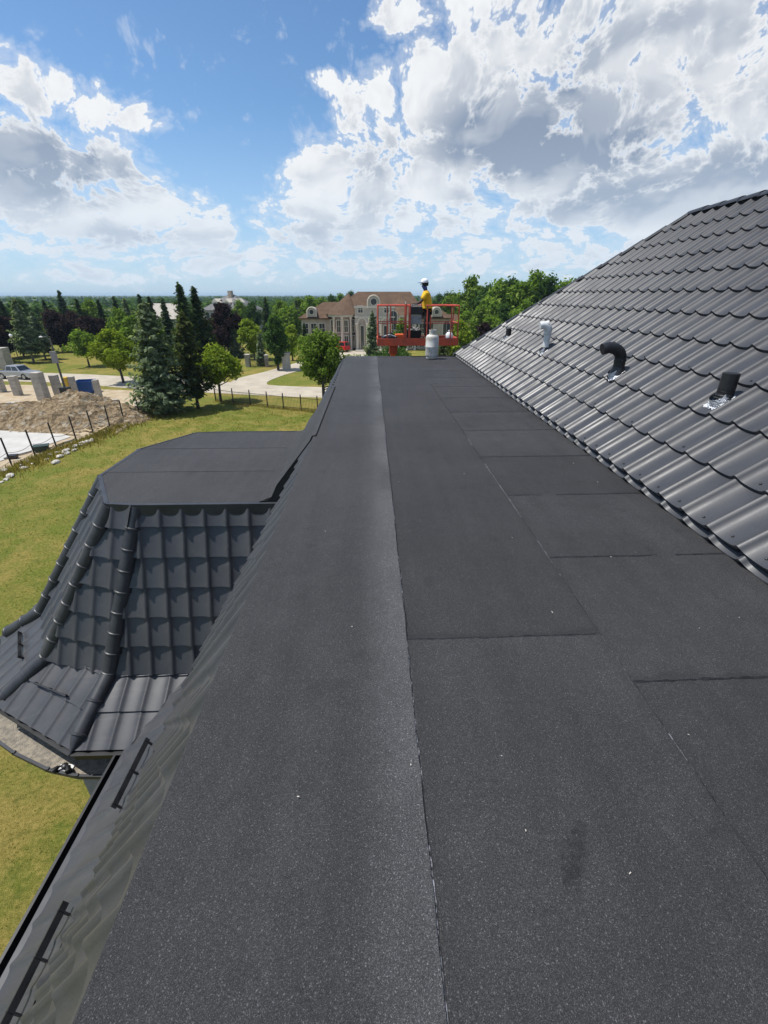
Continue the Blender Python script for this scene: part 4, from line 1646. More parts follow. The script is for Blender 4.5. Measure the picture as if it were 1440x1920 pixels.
def leaf_mesh(name, c, n, s, m, elong=1.5):
    """diamond leaf sprays: centres c, normals n, sizes s"""
    N = len(c)
    n = n / np.linalg.norm(n, axis=1, keepdims=True)
    a = rng.normal(size=(N, 3))
    t = np.cross(n, a)
    t /= np.linalg.norm(t, axis=1, keepdims=True)
    w = np.cross(n, t)
    s = s[:, None]
    vs = np.stack([c - t * s * elong * .5, c + w * s * .42 + n * s * .10, c + t * s * elong * .5, c - w * s * .42 + n * s * .10], 1).reshape(-1, 3)
    me = bpy.data.meshes.new(name)
    me.vertices.add(4 * N)
    me.vertices.foreach_set('co', vs.astype(np.float32).ravel())
    me.loops.add(4 * N)
    me.loops.foreach_set('vertex_index', np.arange(4 * N, dtype=np.int32))
    me.polygons.add(N)
    me.polygons.foreach_set('loop_start', np.arange(0, 4 * N, 4, dtype=np.int32))
    me.update(calc_edges=True)
    at_ = me.attributes.new('rnd', 'FLOAT', 'FACE')
    at_.data.foreach_set('value', rng.random(N).astype(np.float32))
    me.materials.append(MATS[m])
    return me


def rand_dir(N):
    v = rng.normal(size=(N, 3))
    return v / np.linalg.norm(v, axis=1, keepdims=True)


def broadleaf(name, h, w, m, leaves=7000, leaf=.17, clear=.22, blobs=46, bark='bark', lean=0.0):
    """tree of height h, crown width w; returns (trunk mesh, crown mesh), base at the origin"""
    cz0, cz1 = h * clear, h
    rc = w / 2
    ctrs, rads = [], []
    sd = Vector((rng.uniform(0, 50), 0, 0))
    while len(ctrs) < blobs:
        q = rng.uniform(-1, 1, 3)
        r2 = np.linalg.norm(q)
        if r2 > 1 or r2 < .35:
            continue
        t = (q[2] + 1) / 2
        prof = (min(1.0, t / .30) ** .6) * (1 - max(0, t - .35) / .65 * .62)   # widest low, rounded top
        prof *= 1 + .55 * mnoise.noise(Vector(q) * 1.5 + sd)
        ctrs.append((q[0] * rc * .80 * prof + lean * t, q[1] * rc * .80 * prof, cz0 + (cz1 - cz0) * (.08 + .84 * t)))
        rads.append(rc * rng.uniform(.12, .36) * (.7 + .3 * prof))
    ctrs, rads = np.array(ctrs), np.array(rads)
    pw = rads ** 2 * rng.uniform(.45, 1.3, blobs)
    k = rng.choice(blobs, leaves, p=pw / pw.sum())
    d = rand_dir(leaves)
    rad = rng.uniform(.45, 1.0, leaves) ** .6
    c = ctrs[k] + d * (rads[k] * rad)[:, None] * np.array([1, 1, .78]) + rng.normal(size=(leaves, 3)) * leaf * .65
    n = d + rng.normal(size=(leaves, 3)) * .55 + np.array([0, 0, .35])
    cm = leaf_mesh(name + '_crown', c, n, rng.uniform(.6, 1.4, leaves) * leaf, m)
    b = MB()
    r0 = h * .018 + .03
    top = Vector((lean * .6, 0, h * .72))
    b.tube([(0, 0, -.1), (0, 0, .15), (lean * .15, 0.02, h * .25), (lean * .35, -.02, h * .5), top], [r0 * 1.5, r0 * 1.1, r0 * .9, r0 * .55, r0 * .2], 8)
    order = np.argsort(-rads)[:12]
    for i in order:
        e = Vector(ctrs[i])
        s0 = Vector((lean * .3, 0, max(h * clear * .9, e.z * .55)))
        mid = s0.lerp(e, .5) + Vector((0, 0, -.05 * h))
        b.tube([s0, mid, e], [r0 * .45, r0 * .3, r0 * .1], 6, cap=False)
    tmp = b.build(name + '_trunk', bark, None, smooth='all')
    tm = tmp.data
    bpy.data.objects.remove(tmp)
    return tm, cm


def conifer(name, h, w, m, whorls=26, per=11, sprays=9, leaf=.26, clear=.06, power=.85, droop=.22, bark='bark', gappy=.0):
    cs, ns, ss = [], [], []
    b = MB()
    r0 = h * .013 + .03
    b.tube([(0, 0, -.1), (0, 0, h * .1), (0, 0, h * .6), (0, 0, h)], [r0 * 1.4, r0, r0 * .55, .01], 8)
    for i in range(whorls):
        t = clear + (1 - clear) * (i / whorls) ** .92
        L = w / 2 * (1 - t) ** power * rng.uniform(.78, 1.14) + .05
        if t < clear + .08:
            L *= .8
        nb = max(5, int(per * (.55 + .45 * (1 - t))))
        a0 = rng.uniform(0, 6.28)
        for j in range(nb):
            if rng.random() < gappy:
                continue
            a = a0 + 2 * math.pi * j / nb + rng.uniform(-.25, .25)
            l = L * rng.uniform(.58, 1.18)
            z0 = h * t + rng.uniform(-.4, .4) * h / whorls
            dx, dy = math.cos(a), math.sin(a)
            k = max(3, int(sprays * (.4 + .6 * l / (w / 2))))
            f = np.linspace(.18, 1, k)
            zz = z0 - droop * l * np.sin(f * 2.2) + .10 * l * f ** 3
            base = np.stack([dx * l * f, dy * l * f, zz], 1)
            for side in (-1, 0, 1):
                off = side * (1 - f * .75) * l * .26
                q = base.copy()
                q[:, 0] += -dy * off
                q[:, 1] += dx * off
                q[:, 2] -= abs(side) * .05 * l + rng.uniform(0, .06, k) * l
                q += rng.normal(size=q.shape) * leaf * .22
                cs.append(q)
                nn = np.tile(np.array([dx * .45, dy * .45, .85]), (k, 1)) + rng.normal(size=(k, 3)) * .38
                ns.append(nn)
                ss.append(rng.uniform(.65, 1.3, k) * leaf * (.75 + .25 * (1 - t)))
            if i % 3 == 0:
                b.tube([(0, 0, z0), tuple(base[-2])], [r0 * .25, .008], 5, cap=False)
    # leader
    kk = 14
    q = np.stack([rng.normal(size=kk) * .05, rng.normal(size=kk) * .05, h * rng.uniform(.93, 1.01, kk)], 1)
    cs.append(q); ns.append(rand_dir(kk)); ss.append(np.full(kk, leaf * .6))
    cm = leaf_mesh(name + '_crown', np.concatenate(cs), np.concatenate(ns), np.concatenate(ss), m, elong=1.9)
    tmp = b.build(name + '_trunk', bark, None, smooth='all')
    tm = tmp.data
    bpy.data.objects.remove(tmp)
    return tm, cm


def place_tree(name, meshes, loc, label, cat='tree', group=None, s=(1, 1, 1), rz=0.0, part='crown'):
    t = empty(name, loc, label, cat, group, rz)
    t.scale = s
    for nm, me in zip(('trunk', part), meshes):
        o = bpy.data.objects.new(nm, me)
        link(o, t)
    return t


def tree_dims(u, vb, vt, wpx):
    p = P(u, vb, 0)
    loc = CAMM.transposed() @ (p - Vector((0, 0, H)))
    # row of the top is reached at height hh
    lo, hi = 0.0, 40.0
    for _ in range(40):
        mid = (lo + hi) / 2
        q = CAMM.transposed() @ (Vector((p.x, p.y, mid)) - Vector((0, 0, H)))
        if 960 - F * q.y / -q.z > vt: lo = mid
        else: hi = mid
    return p, lo, wpx / F * -loc.z


# --- near trees, each grown for its own place
def near(name, kind, m, u, vb, vt, w, label, group=None, **k):
    p, h, wd = tree_dims(u, vb, vt, w)
    ms = (broadleaf if kind == 'b' else conifer)(name, h, wd * (1.18 if kind == 'b' else 1.0), m, **k)
    return place_tree(name, ms, p, label, group=group)


near('spruce_tree', 'c', 'needle_blue', 312, 774, 566, 128, 'large blue-green spruce standing at the corner of the yard fence', whorls=34, per=13, sprays=11, leaf=.34, clear=.10, power=.70, droop=.18)
near('pine_tree', 'c', 'needle_dry', 372, 766, 586, 84, 'sparse dark pine beside the large blue-green spruce on the lawn', whorls=24, per=10, sprays=9, leaf=.36, clear=.20, power=.55, gappy=.18)
near('maple_tree', 'b', 'leaf_bright', 414, 753, 636, 88, 'young yellow-green maple on the lawn next to the dark pine', leaves=6500, leaf=.20, clear=.30, blobs=40, lean=.5)
near('maple_tree', 'b', 'leaf_green', 608, 760, 612, 112, 'leafy green maple rising behind the left edge of the flat deck', leaves=11000, leaf=.19, clear=.20, blobs=60)
near('ash_tree', 'b', 'leaf_green', 168, 688, 617, 62, 'small round green tree on the verge beyond the street', leaves=4500, leaf=.24, clear=.28, blobs=34)
near('locust_tree', 'b', 'leaf_bright', 232, 718, 610, 82, 'yellow-green feathery tree by the street, left of the big spruce', leaves=6500, leaf=.24, clear=.22, blobs=40, lean=-.4)
near('spruce_tree', 'c', 'needle_blue', 64, 680, 560, 64, 'grey-blue spruce with bare pale trunk at far left beyond the street', whorls=28, per=11, sprays=9, leaf=.42, clear=.20, bark='pale_bark')
near('spruce_tree', 'c', 'needle_blue', 86, 674, 585, 52, 'shorter grey-blue spruce with pale trunk right behind the lamp post', whorls=24, per=11, sprays=9, leaf=.42, clear=.22, bark='pale_bark')
near('spruce_tree', 'c', 'needle_green', 364, 700, 531, 84, 'tallest dark spruce, its tip well above the horizon', whorls=32, per=11, sprays=9, leaf=.42, clear=.05)
near('spruce_tree', 'c', 'needle_green', 388, 696, 537, 80, 'second tall dark spruce just right of the tallest one', whorls=32, per=11, sprays=9, leaf=.42, clear=.05)
near('copper_beech', 'b', 'leaf_purple', 430, 668, 563, 74, 'large dark purple beech before the grey-roofed house', leaves=7500, leaf=.36, clear=.10, blobs=46)
near('spruce_tree', 'c', 'needle_blue', 408, 662, 597, 36, 'small silvery blue spruce under the dark purple beech', whorls=22, per=10, sprays=7, leaf=.40, clear=.03)
near('spruce_tree', 'c', 'needle_blue', 444, 670, 613, 38, 'stout blue spruce between the purple beech and the round lime', whorls=22, per=10, sprays=7, leaf=.38, clear=.03)
near('spruce_tree', 'c', 'needle_blue', 492, 686, 624, 26, 'narrow blue spruce between the two short gate pillars', whorls=22, per=10, sprays=6, leaf=.30, clear=.03)
near('lime_tree', 'b', 'leaf_bright', 478, 674, 588, 50, 'rounded light green lime behind the narrow blue spruce', leaves=6000, leaf=.30, clear=.08, blobs=36)
near('cedar_tree', 'b', 'leaf_dark', 522, 694, 574, 44, 'tall dark columnar cedar left of the wide stone pillar', leaves=7500, leaf=.26, clear=.03, blobs=52)
near('lime_tree', 'b', 'leaf_bright', 549, 676, 603, 34, 'small yellow-green tree right of the dark columnar cedar', leaves=4500, leaf=.27, clear=.1, blobs=26)
near('spruce_tree', 'c', 'needle_blue', 699, 684, 584, 52, 'grey-green spruce in front of the mansion arches', whorls=24, per=10, sprays=8, leaf=.36, clear=.03, gappy=.1)
near('birch_tree', 'b', 'leaf_green', 750, 690, 592, 34, 'slim green tree seen through the lift basket', leaves=3800, leaf=.26, clear=.1, blobs=24)
near('locust_tree', 'b', 'leaf_bright', 858, 700, 592, 52, 'yellow-green tree behind the right end of the lift basket', leaves=6500, leaf=.24, clear=.08, blobs=38)
near('spruce_tree', 'c', 'needle_dry', 826, 706, 636, 80, 'low spreading conifer below the lift basket by the cylinder', whorls=18, per=12, sprays=9, leaf=.30, clear=.02)
near('yew_shrub', 'b', 'leaf_dark', 735, 700, 646, 90, 'wide clipped dark shrub below the lift basket', leaves=5000, leaf=.24, clear=.02, blobs=34)
near('plum_tree', 'b', 'leaf_purple', 903, 676, 600, 34, 'small purple-leaved tree by the far corner of the tiled roof', leaves=4000, leaf=.34, clear=.06, blobs=24)
near('yew_shrub', 'c', 'needle_green', 574, 668, 607, 24, 'dark conical shrub by the left wing of the mansion', whorls=20, per=10, sprays=6, leaf=.34, clear=.02)
near('spruce_tree', 'c', 'needle_blue', 596, 664, 611, 20, 'slim blue spruce against the left wing of the mansion', whorls=20, per=9, sprays=6, leaf=.34, clear=.02)

# --- prototypes for the trees farther off
protos = {
    'oak': [broadleaf('oak_a', 14, 10.5, 'leaf_green', 5200, .52, .06, 52), broadleaf('oak_b', 13, 9, 'leaf_dark', 5200, .50, .05, 46), broadleaf('oak_c', 12, 10, 'leaf_green', 5000, .50, .08, 40)],
    'dark': [broadleaf('oak_d', 14, 9.5, 'leaf_dark', 5200, .50, .05, 50)],
    'purple': [broadleaf('beech_p', 10, 8.5, 'leaf_purple', 4200, .50, .08, 40)],
    'spruce': [conifer('spruce_p', 13, 6.5, 'needle_green', 26, 10, 8, .55, .04), conifer('spruce_q', 12, 6.5, 'needle_blue', 26, 10, 8, .52, .04)],
    'poplar': [broadleaf('poplar_p', 18, 4.0, 'leaf_green', 4200, .42, .06, 60)],
}


def far_tree(kind, u, vb, vt, name, label, group, var=None, ws=1.0):
    ps = protos[kind]
    ms = ps[(var if var is not None else random.randrange(len(ps))) % len(ps)]
    p, h, _ = tree_dims(u, vb, vt, 10)
    h0 = {'oak_a': 14, 'oak_b': 13, 'oak_c': 12, 'oak_d': 14, 'beech_p': 10, 'spruce_p': 13, 'spruce_q': 12, 'poplar_p': 18}[ms[0].name.replace('_trunk', '')[:8].rstrip('_')]
    s = h / h0
    return place_tree(name, ms, p, label, group=group, s=(s * ws, s * ws, s), rz=random.uniform(0, 6.28))


# wood behind the tiled roof
gr = 'trees of the wood behind the tiled roof'
far_tree('oak', 878, 636, 512, 'oak_tree', 'tall round-topped oak at the open end of the wood behind the lift', gr, 0, .9)
far_tree('poplar', 1108, 640, 486, 'poplar_tree', 'left one of two thin poplars rising over the tiled roof slope', 'thin poplars over the tiled roof', 0, .8)
far_tree('poplar', 1143, 640, 478, 'poplar_tree', 'right one of two thin poplars rising over the tiled roof slope', 'thin poplars over the tiled roof', 0, .8)
for u, vb, vt, k in ((835, 622, 545, 1), (850, 630, 540, 2), (905, 640, 528, 1), (925, 648, 520, 0), (945, 640, 515, 1), (968, 648, 512, 2), (990, 640, 503, 0), (1015, 650, 510, 1),
                     (1038, 640, 514, 2), (1060, 650, 518, 0), (1085, 645, 512, 1), (1120, 645, 508, 0), (1160, 640, 500, 1), (1200, 640, 500, 0), (870, 650, 575, 2), (895, 655, 570, 0), (915, 660, 585, 2), (940, 655, 565, 1), (975, 660, 560, 0),
                     (820, 612, 548, 1), (1250, 640, 505, 2), (1310, 640, 505, 0), (1380, 640, 500, 1)):
    far_tree('oak', u, vb, vt, 'oak_tree', 'broad green tree in the dense wood behind the tiled roof', gr, k)
# belt of trees on the left beyond the street
gl = 'trees of the belt beyond the street'
for u, vb, vt, lb in ((20, 672, 585, 'dark purple beech behind the broad tan gate pier'), (45, 668, 592, 'dark purple beech behind the pale street lamp globe'), (118, 660, 576, 'big dark purple beech just right of the grey-blue spruces'),
                  (150, 655, 580, 'dark purple beech above the small round green tree'), (178, 660, 588, 'dark purple beech between the round green and the feathery tree'), (195, 655, 592, 'dark purple beech right above the yellow-green feathery tree'), (5, 680, 600, 'low dark purple beech cut by the left picture border')):
    far_tree('purple', u, vb, vt, 'purple_beech', lb, gl)
for u, vb, vt, k in ((136, 640, 545, 0), (28, 650, 558, 0), (105, 645, 562, 0), (165, 645, 560, 0), (205, 650, 562, 0), (255, 660, 560, 1), (300, 662, 556, 0), (325, 668, 560, 0), (-15, 655, 556, 0), (232, 640, 556, 0), (280, 648, 552, 0), (505, 640, 558, 0), (560, 632, 562, 1)):
    far_tree('spruce', u, vb, vt, 'spruce_tree', {136: 'dark spruce tip standing out highest above the purple beeches', 28: 'dark spruce behind the grey-blue spruces at far left', -15: 'dark spruce cut by the left picture border',
             255: 'blue-grey spruce half hidden by the large corner spruce', 505: 'dark spruce behind the rounded light green lime', 560: 'grey-blue spruce between the cedar and the mansion wing',
             300: 'dark spruce before the pale roof', 325: 'dark spruce close left of the tallest spruce'}.get(u, 'dark spruce standing in the tree belt above the yellow-green feathery tree'), gl, k)
for u, vb, vt, k in ((240, 668, 575, 0), (262, 675, 582, 2), (295, 672, 586, 0), (15, 640, 556, 1), (60, 638, 556, 1), (185, 640, 558, 0), (455, 625, 560, 0), (478, 628, 562, 1), (530, 628, 560, 0), (548, 640, 566, 2), (566, 628, 556, 0), (585, 630, 552, 0), (603, 620, 552, 2), (622, 615, 550, 1), (640, 608, 548, 0), (660, 604, 543, 1)):
    far_tree('oak', u, vb, vt, 'oak_tree', 'green broadleaf tree in the belt left of the mansion' if u > 400 else 'green broadleaf tree in the belt left of the tall dark spruces', gl, k)

# far woodland: one mass of crowns out to the horizon
cs, ns, ss = [], [], []
for i in range(4200):
    dist = 190 * math.exp(rng.uniform(0, 2.9))
    a = rng.uniform(-.85, .75)
    x, y = dist * math.sin(a), dist * math.cos(a)
    if mnoise.noise(Vector((x * .004, y * .004, 3))) < -.22 and dist > 260:
        continue
    hgt = rng.uniform(6, 10.2) * (1 if dist < 900 else .95)
    w = rng.uniform(3, 5)
    k = int(70 if dist < 500 else 26)
    d = rand_dir(k)
    d[:, 2] = np.abs(d[:, 2]) * 1.0
    f = rng.uniform(.6, 1, k)[:, None]
    con = rng.random() < .35
    q = d * f * np.array([w, w, hgt])
    if con:
        q[:, :2] *= (1.15 - q[:, 2:3] / hgt) * .8
    q += np.array([x, y, 0])
    cs.append(q); ns.append(d + np.array([0, 0, .3])); ss.append(rng.uniform(.7, 1.3, k) * (1.5 if dist < 500 else 2.8))
me = leaf_mesh('far_woodland', np.concatenate(cs), np.concatenate(ns), np.concatenate(ss), 'leaf_dark', 1.2)
o = bpy.data.objects.new('far_woodland', me)
link(o)
tag(o, 'dark green woodland reaching to the horizon behind the houses', 'woodland', kind='stuff')

# rough grass and weeds along the yard fence
FENCE_L = [P(u, v, 0) for u, v in ((-40, 900), (23, 874), (67, 857), (107, 841), (144, 828), (176, 815), (207, 803), (233, 792), (262, 780))]
FENCE_B = [P(u, v, 0) for u, v in ((405, 752), (438, 757), (470, 760), (502, 763.5), (532, 767), (565, 770), (596, 773), (640, 778))]
cs, ns, ss = [], [], []
for line, cnt, sp_ in ((FENCE_L, 5200, .9), (FENCE_B, 2600, .5)):
    for i in range(cnt):
        j = random.randrange(len(line) - 1)
        p = line[j].lerp(line[j + 1], random.random())
        off = abs(random.gauss(0, sp_)) + .1
        if line is FENCE_L:
            p = p + Vector((off, random.uniform(-.3, .3), 0))
        else:
            p = p + Vector((random.uniform(-.3, .3), random.gauss(0, .35), 0))
        s_ = random.uniform(.12, .40) * (1 if line is FENCE_L else .6)
        cs.append((p.x, p.y, s_ * .45)); ns.append((random.gauss(0, 1), random.gauss(0, 1), .15)); ss.append(s_)
mat('weed', (.1, .1, .1), fn=leaf_nodes((.13, .13, .03), (.30, .23, .08), (.46, .34, .15)))
N = len(cs)
c_ = np.array(cs); s_ = np.array(ss)
ang = rng.uniform(0, 6.28, N)
tv = np.stack([np.cos(ang), np.sin(ang), np.zeros(N)], 1)
up_ = np.stack([rng.normal(size=N) * .25, rng.normal(size=N) * .25, np.ones(N)], 1)
vs = np.stack([c_ - tv * s_[:, None] * .10 - np.array([0, 0, 1]) * (s_ * .45)[:, None], c_ + tv * s_[:, None] * .10 - np.array([0, 0, 1]) * (s_ * .45)[:, None], c_ + up_ * (s_ * .6)[:, None]], 1).reshape(-1, 3)
me = bpy.data.meshes.new('fence_weeds')
me.from_pydata(vs.tolist(), [], [(3 * i, 3 * i + 1, 3 * i + 2) for i in range(N)])
at_ = me.attributes.new('rnd', 'FLOAT', 'FACE')
at_.data.foreach_set('value', rng.random(N).astype(np.float32))
me.materials.append(MATS['weed'])
o = bpy.data.objects.new('fence_weeds', me)
link(o)
tag(o, 'dry grass and weeds along the foot of the yard fence', 'weeds', kind='stuff')

# blades and tufts over the part of the lawn that lies close enough to show them
mat('grass_blade', (.1, .1, .1), fn=leaf_nodes((.085, .115, .016), (.19, .20, .034), (.36, .29, .09)))
NB = 90000
xs_ = rng.uniform(-25.0, -.5, NB)
ys_ = 1.5 + 45.0 * rng.random(NB) ** 1.35
ok = (xs_ < -4.7) | (ys_ > 14.5)
ok &= np.array([mnoise.noise(Vector((x_ * .8, y_ * .8, 5))) + .55 * mnoise.noise(Vector((x_ * 3, y_ * 3, 9))) + random.uniform(-.25, .25) > -.10 for x_, y_ in zip(xs_, ys_)])
fl0, fl1 = FENCE_L[1], FENCE_L[-1]
ok &= xs_ > fl0.x + (ys_ - fl0.y) * (fl1.x - fl0.x) / (fl1.y - fl0.y)
xs_, ys_ = xs_[ok], ys_[ok]
N = len(xs_)
hh_ = rng.uniform(.03, .085, N) * (.42 + .026 * ys_)
c_ = np.stack([xs_, ys_, np.zeros(N)], 1)
ang = rng.uniform(0, 6.28, N)
tv = np.stack([np.cos(ang), np.sin(ang), np.zeros(N)], 1) * (hh_ * .22)[:, None]
tip = c_ + np.stack([rng.normal(size=N) * .6, rng.normal(size=N) * .6, np.ones(N)], 1) * hh_[:, None]
vs = np.stack([c_ - tv, c_ + tv, tip], 1).reshape(-1, 3)
me = bpy.data.meshes.new('grass')
me.from_pydata(vs.tolist(), [], [(3 * i, 3 * i + 1, 3 * i + 2) for i in range(N)])
at_ = me.attributes.new('rnd', 'FLOAT', 'FACE')
at_.data.foreach_set('value', rng.random(N).astype(np.float32))
me.materials.append(MATS['grass_blade'])
o = bpy.data.objects.new('grass', me)
link(o)
tag(o, 'short mown grass with dry tufts covering the yard', 'grass', kind='stuff')

# ================================================================== FENCES
mat('fence_black', (.012, .011, .010), rough=.6, var=.5, vscale=5, vcol=(.035, .024, .018))
fen = empty('site_fence', FENCE_L[1], 'row of dark steel posts with slack wires along the building site', 'fence')
fo = Vector(fen.location)
for p in FENCE_L:
    b = MB()
    b.tube([(p.x, p.y, -.1), (p.x + random.uniform(-.05, .05), p.y + random.uniform(-.05, .05), 2.0)], .055, 8)
    o = b.build('post', 'fence_black', fen, smooth=True); o.location = -fo
for zz in (.35, .95):
    b = MB()
    pts = []
    for a, c in zip(FENCE_L[:-1], FENCE_L[1:]):
        for i in range(5):
            q = a.lerp(c, i / 5); pts.append((q.x, q.y, zz - .18 * math.sin(math.pi * i / 5)))
    b.tube(pts, .016, 5, cap=False)
    o = b.build('wire', 'fence_black', fen); o.location = -fo
fen = empty('iron_fence', FENCE_B[0], 'low black iron picket fence across the back of the lawn', 'fence')
fo = Vector(fen.location)
for p in FENCE_B:
    b = MB()
    b.box(p.x - .05, p.x + .05, p.y - .05, p.y + .05, -.1, 1.5)
    b.lathe([(.02, 0), (.06, .04), (.06, .09), (.01, .13)], 8, (p.x, p.y, 1.5))
    o = b.build('post', 'fence_black', fen); o.location = -fo
for zz in (.25, 1.25):
    b = MB()
    for a, c in zip(FENCE_B[:-1], FENCE_B[1:]):
        b.bar((a.x, a.y, zz), (c.x, c.y, zz), .03, .035)
    o = b.build('rail', 'fence_black', fen); o.location = -fo
b = MB()
for a, c in zip(FENCE_B[:-1], FENCE_B[1:]):
    n = int((c - a).length / .16)
    for i in range(1, n):
        q = a.lerp(c, i / n)
        b.box(q.x - .008, q.x + .008, q.y - .008, q.y + .008, .08, 1.34)
o = b.build('pickets', 'fence_black', fen); o.location = -fo
o['kind'] = 'stuff'

# ================================================================== BUILDING SITE
mat('limestone', (.46, .42, .36), rough=.9, var=.35, vscale=1.6, bump=.5, bscale=7, vcol=(.36, .33, .28))
mat('white_stone', (.56, .52, .45), rough=.9, var=.3, vscale=3, bump=.5, bscale=8)
mat('raw_timber', (.46, .34, .19), rough=.85, var=.4, vscale=4)
mat('blue_paint', (.015, .085, .30), rough=.5, var=.25, vscale=1.5)
mat('yellow_paint', (.62, .40, .03), rough=.5, var=.2, vscale=2)
mat('green_bin', (.015, .035, .022), rough=.5)


def heap(name, ctr, rx, ry, h, label, m='soil_pile', seed=0, n=44):
    b = MB()
    vs, fs = [], []
    for i in range(n + 1):
        for j in range(n + 1):
            x, y = (i / n * 2 - 1), (j / n * 2 - 1)
            q = Vector((x * rx, y * ry, seed * 7.3))
            r = math.sqrt(x * x + y * y)
            f = max(0, 1 - r) ** .85
            z = h * f * (1 + .30 * mnoise.noise(q * .45)) + (.34 * mnoise.noise(q * 1.3) + .24 * mnoise.noise(q * 3.1)) * min(1, f * 3)
            vs.append((x * rx, y * ry, max(z, -.02) if r < 1 else -.03))
    for i in range(n):
        for j in range(n):
            a = i * (n + 1) + j
            fs.append((a, a + n + 1, a + n + 2, a + 1))
    b.add(vs, fs)
    o = b.build(name, m, None, loc=(ctr.x, ctr.y, .02))
    return tag(o, label, 'soil heap')


heap('soil_heap', P(148, 786, 0), 6.0, 4.8, 2.6, 'tall heap of brown excavated soil behind the site posts', seed=1)
heap('soil_heap', P(62, 788, 0), 7.0, 3.6, 1.9, 'long lower bank of brown soil beside the concrete slab', seed=2)
heap('soil_heap', P(-30, 786, 0), 6.5, 3.8, 1.8, 'greyish soil bank at the left border of the site', seed=3)
heap('soil_heap', P(236, 788, 0), 2.2, 2.4, 1.0, 'small dark heap of stony soil below the big spruce', seed=4)


def rock_mesh(seed, s=1.0):
    bm = bmesh.new()
    bmesh.ops.create_icosphere(bm, subdivisions=2, radius=1)
    for v in bm.verts:
        v.co *= 1 + .32 * mnoise.noise(v.co * 1.3 + Vector((seed * 5, 0, 0))) + .14 * mnoise.noise(v.co * 3 + Vector((0, seed * 3, 0)))
        v.co.z *= .65
    me = bpy.data.meshes.new('rock')
    bm.to_mesh(me)
    bm.free()
    return me


rocks = [rock_mesh(i) for i in range(5)]
for r_ in rocks:
    r_.materials.append(MATS['white_stone'])
gro = 'pale rubble stones along the site fence'
spots = [(8, 884), (20, 893), (40, 873), (52, 866), (60, 871), (46, 878), (95, 854), (107, 850), (113, 857), (125, 846), (133, 840), (142, 838), (150, 836), (158, 832), (166, 829), (118, 850), (127, 851), (105, 868), (12, 900), (3, 905), (88, 862), (140, 845), (172, 826), (262, 762), (275, 768), (285, 760), (200, 800), (215, 796), (268, 772), (252, 768)]
for i, (u, v) in enumerate(spots):
    p = P(u, v, 0)
    o = bpy.data.objects.new('rubble_stone', rocks[i % 5])
    s_ = random.uniform(.08, .26)
    o.location = (p.x, p.y, s_ * .3)
    o.scale = (s_ * random.uniform(.9, 1.8), s_, s_ * random.uniform(.7, 1))
    o.rotation_euler = (0, 0, random.uniform(0, 6))
    link(o)
    tag(o, 'pale broken stone in the rubble strip along the site fence', 'stone', gro)
# stones and clods on the big heap: too many to count
b = MB()
for i in range(420):
    u, v = random.uniform(20, 240), random.uniform(775, 812)
    p = P(u, v, 0)
    s_ = random.uniform(.06, .22)
    b.lathe([(s_ * .6, -s_ * .5), (s_, 0), (s_ * .5, s_ * .6)], 5, (p.x, p.y, .05))
o = b.build('clods', 'site_soil')
tag(o, 'loose clods and gravel scattered round the soil heaps', 'clods', kind='stuff')
gp = 'planks thrown down by the site fence'
for (u0, v0, u1, v1) in ((140, 803, 172, 812), (150, 798, 190, 806), (165, 822, 200, 803), (120, 815, 150, 818), (90, 845, 120, 832), (178, 812, 212, 798)):
    a, c = P(u0, v0, 0), P(u1, v1, 0)
    b = MB(); b.bar((a.x, a.y, .12), (c.x, c.y, .16), .18, .05)
    tag(b.build('plank', 'raw_timber'), 'rough timber plank lying in the rubble between site posts and heap', 'plank', gp)


def pillar(u, vb, vt, wpx, label, cap=True, m='limestone', courses=5):
    p, h, w = tree_dims(u, vb, vt, wpx)
    t = empty('stone_pillar', p, label, 'pillar', 'stone pillars by the street', rz=random.uniform(-.1, .1))
    hh = h * (.90 if cap else 1.0)
    for i in range(courses):
        b = MB()
        e = random.uniform(0, .02) * w
        b.box(-w / 2 + e, w / 2 - e, -w / 2 + e, w / 2 - e, hh * i / courses + .012, hh * (i + 1) / courses)
        b.build('stone', m, t, bevel=.02)
    if cap:
        b = MB()
        k = w * .62
        b.add([(-k, -k, hh), (k, -k, hh), (k, k, hh), (-k, k, hh), (-k, -k, hh + h * .04), (k, -k, hh + h * .04), (k, k, hh + h * .04), (-k, k, hh + h * .04), (0, 0, h)],
              [(3, 2, 1, 0), (0, 1, 5, 4), (1, 2, 6, 5), (2, 3, 7, 6), (3, 0, 4, 7), (4, 5, 8), (5, 6, 8), (6, 7, 8), (7, 4, 8)])
        b.build('capstone', m, t)
    return t


pillar(84, 750, 698, 16, 'thick unfinished limestone pillar, tallest on the building site', cap=False)
pillar(112, 744, 703, 12, 'unfinished limestone pillar right of the tallest one on the site', cap=False)
pillar(35, 741, 705, 12, 'slim pale pillar at far left below the pickup', cap=False)
pillar(2, 735, 708, 14, 'pale pillar cut by the left border of the picture', cap=False)
pillar(143, 742, 706, 9, 'slim pale pillar between the yellow skip lid and the blue container', cap=False)
pillar(187, 746, 712, 9, 'slim pale pillar standing right of the blue container', cap=False)
pillar(466, 688, 663, 8, 'short capped gate pillar, left of the narrow blue spruce')
pillar(501, 688, 664, 6, 'short capped gate pillar, right of the narrow blue spruce')
pillar(538, 693, 659, 14, 'wide stone gate pillar beside the dark columnar cedar')
pillar(10, 690, 652, 22, 'broad tan stone gate pier beyond the street at far left', cap=False, courses=6)
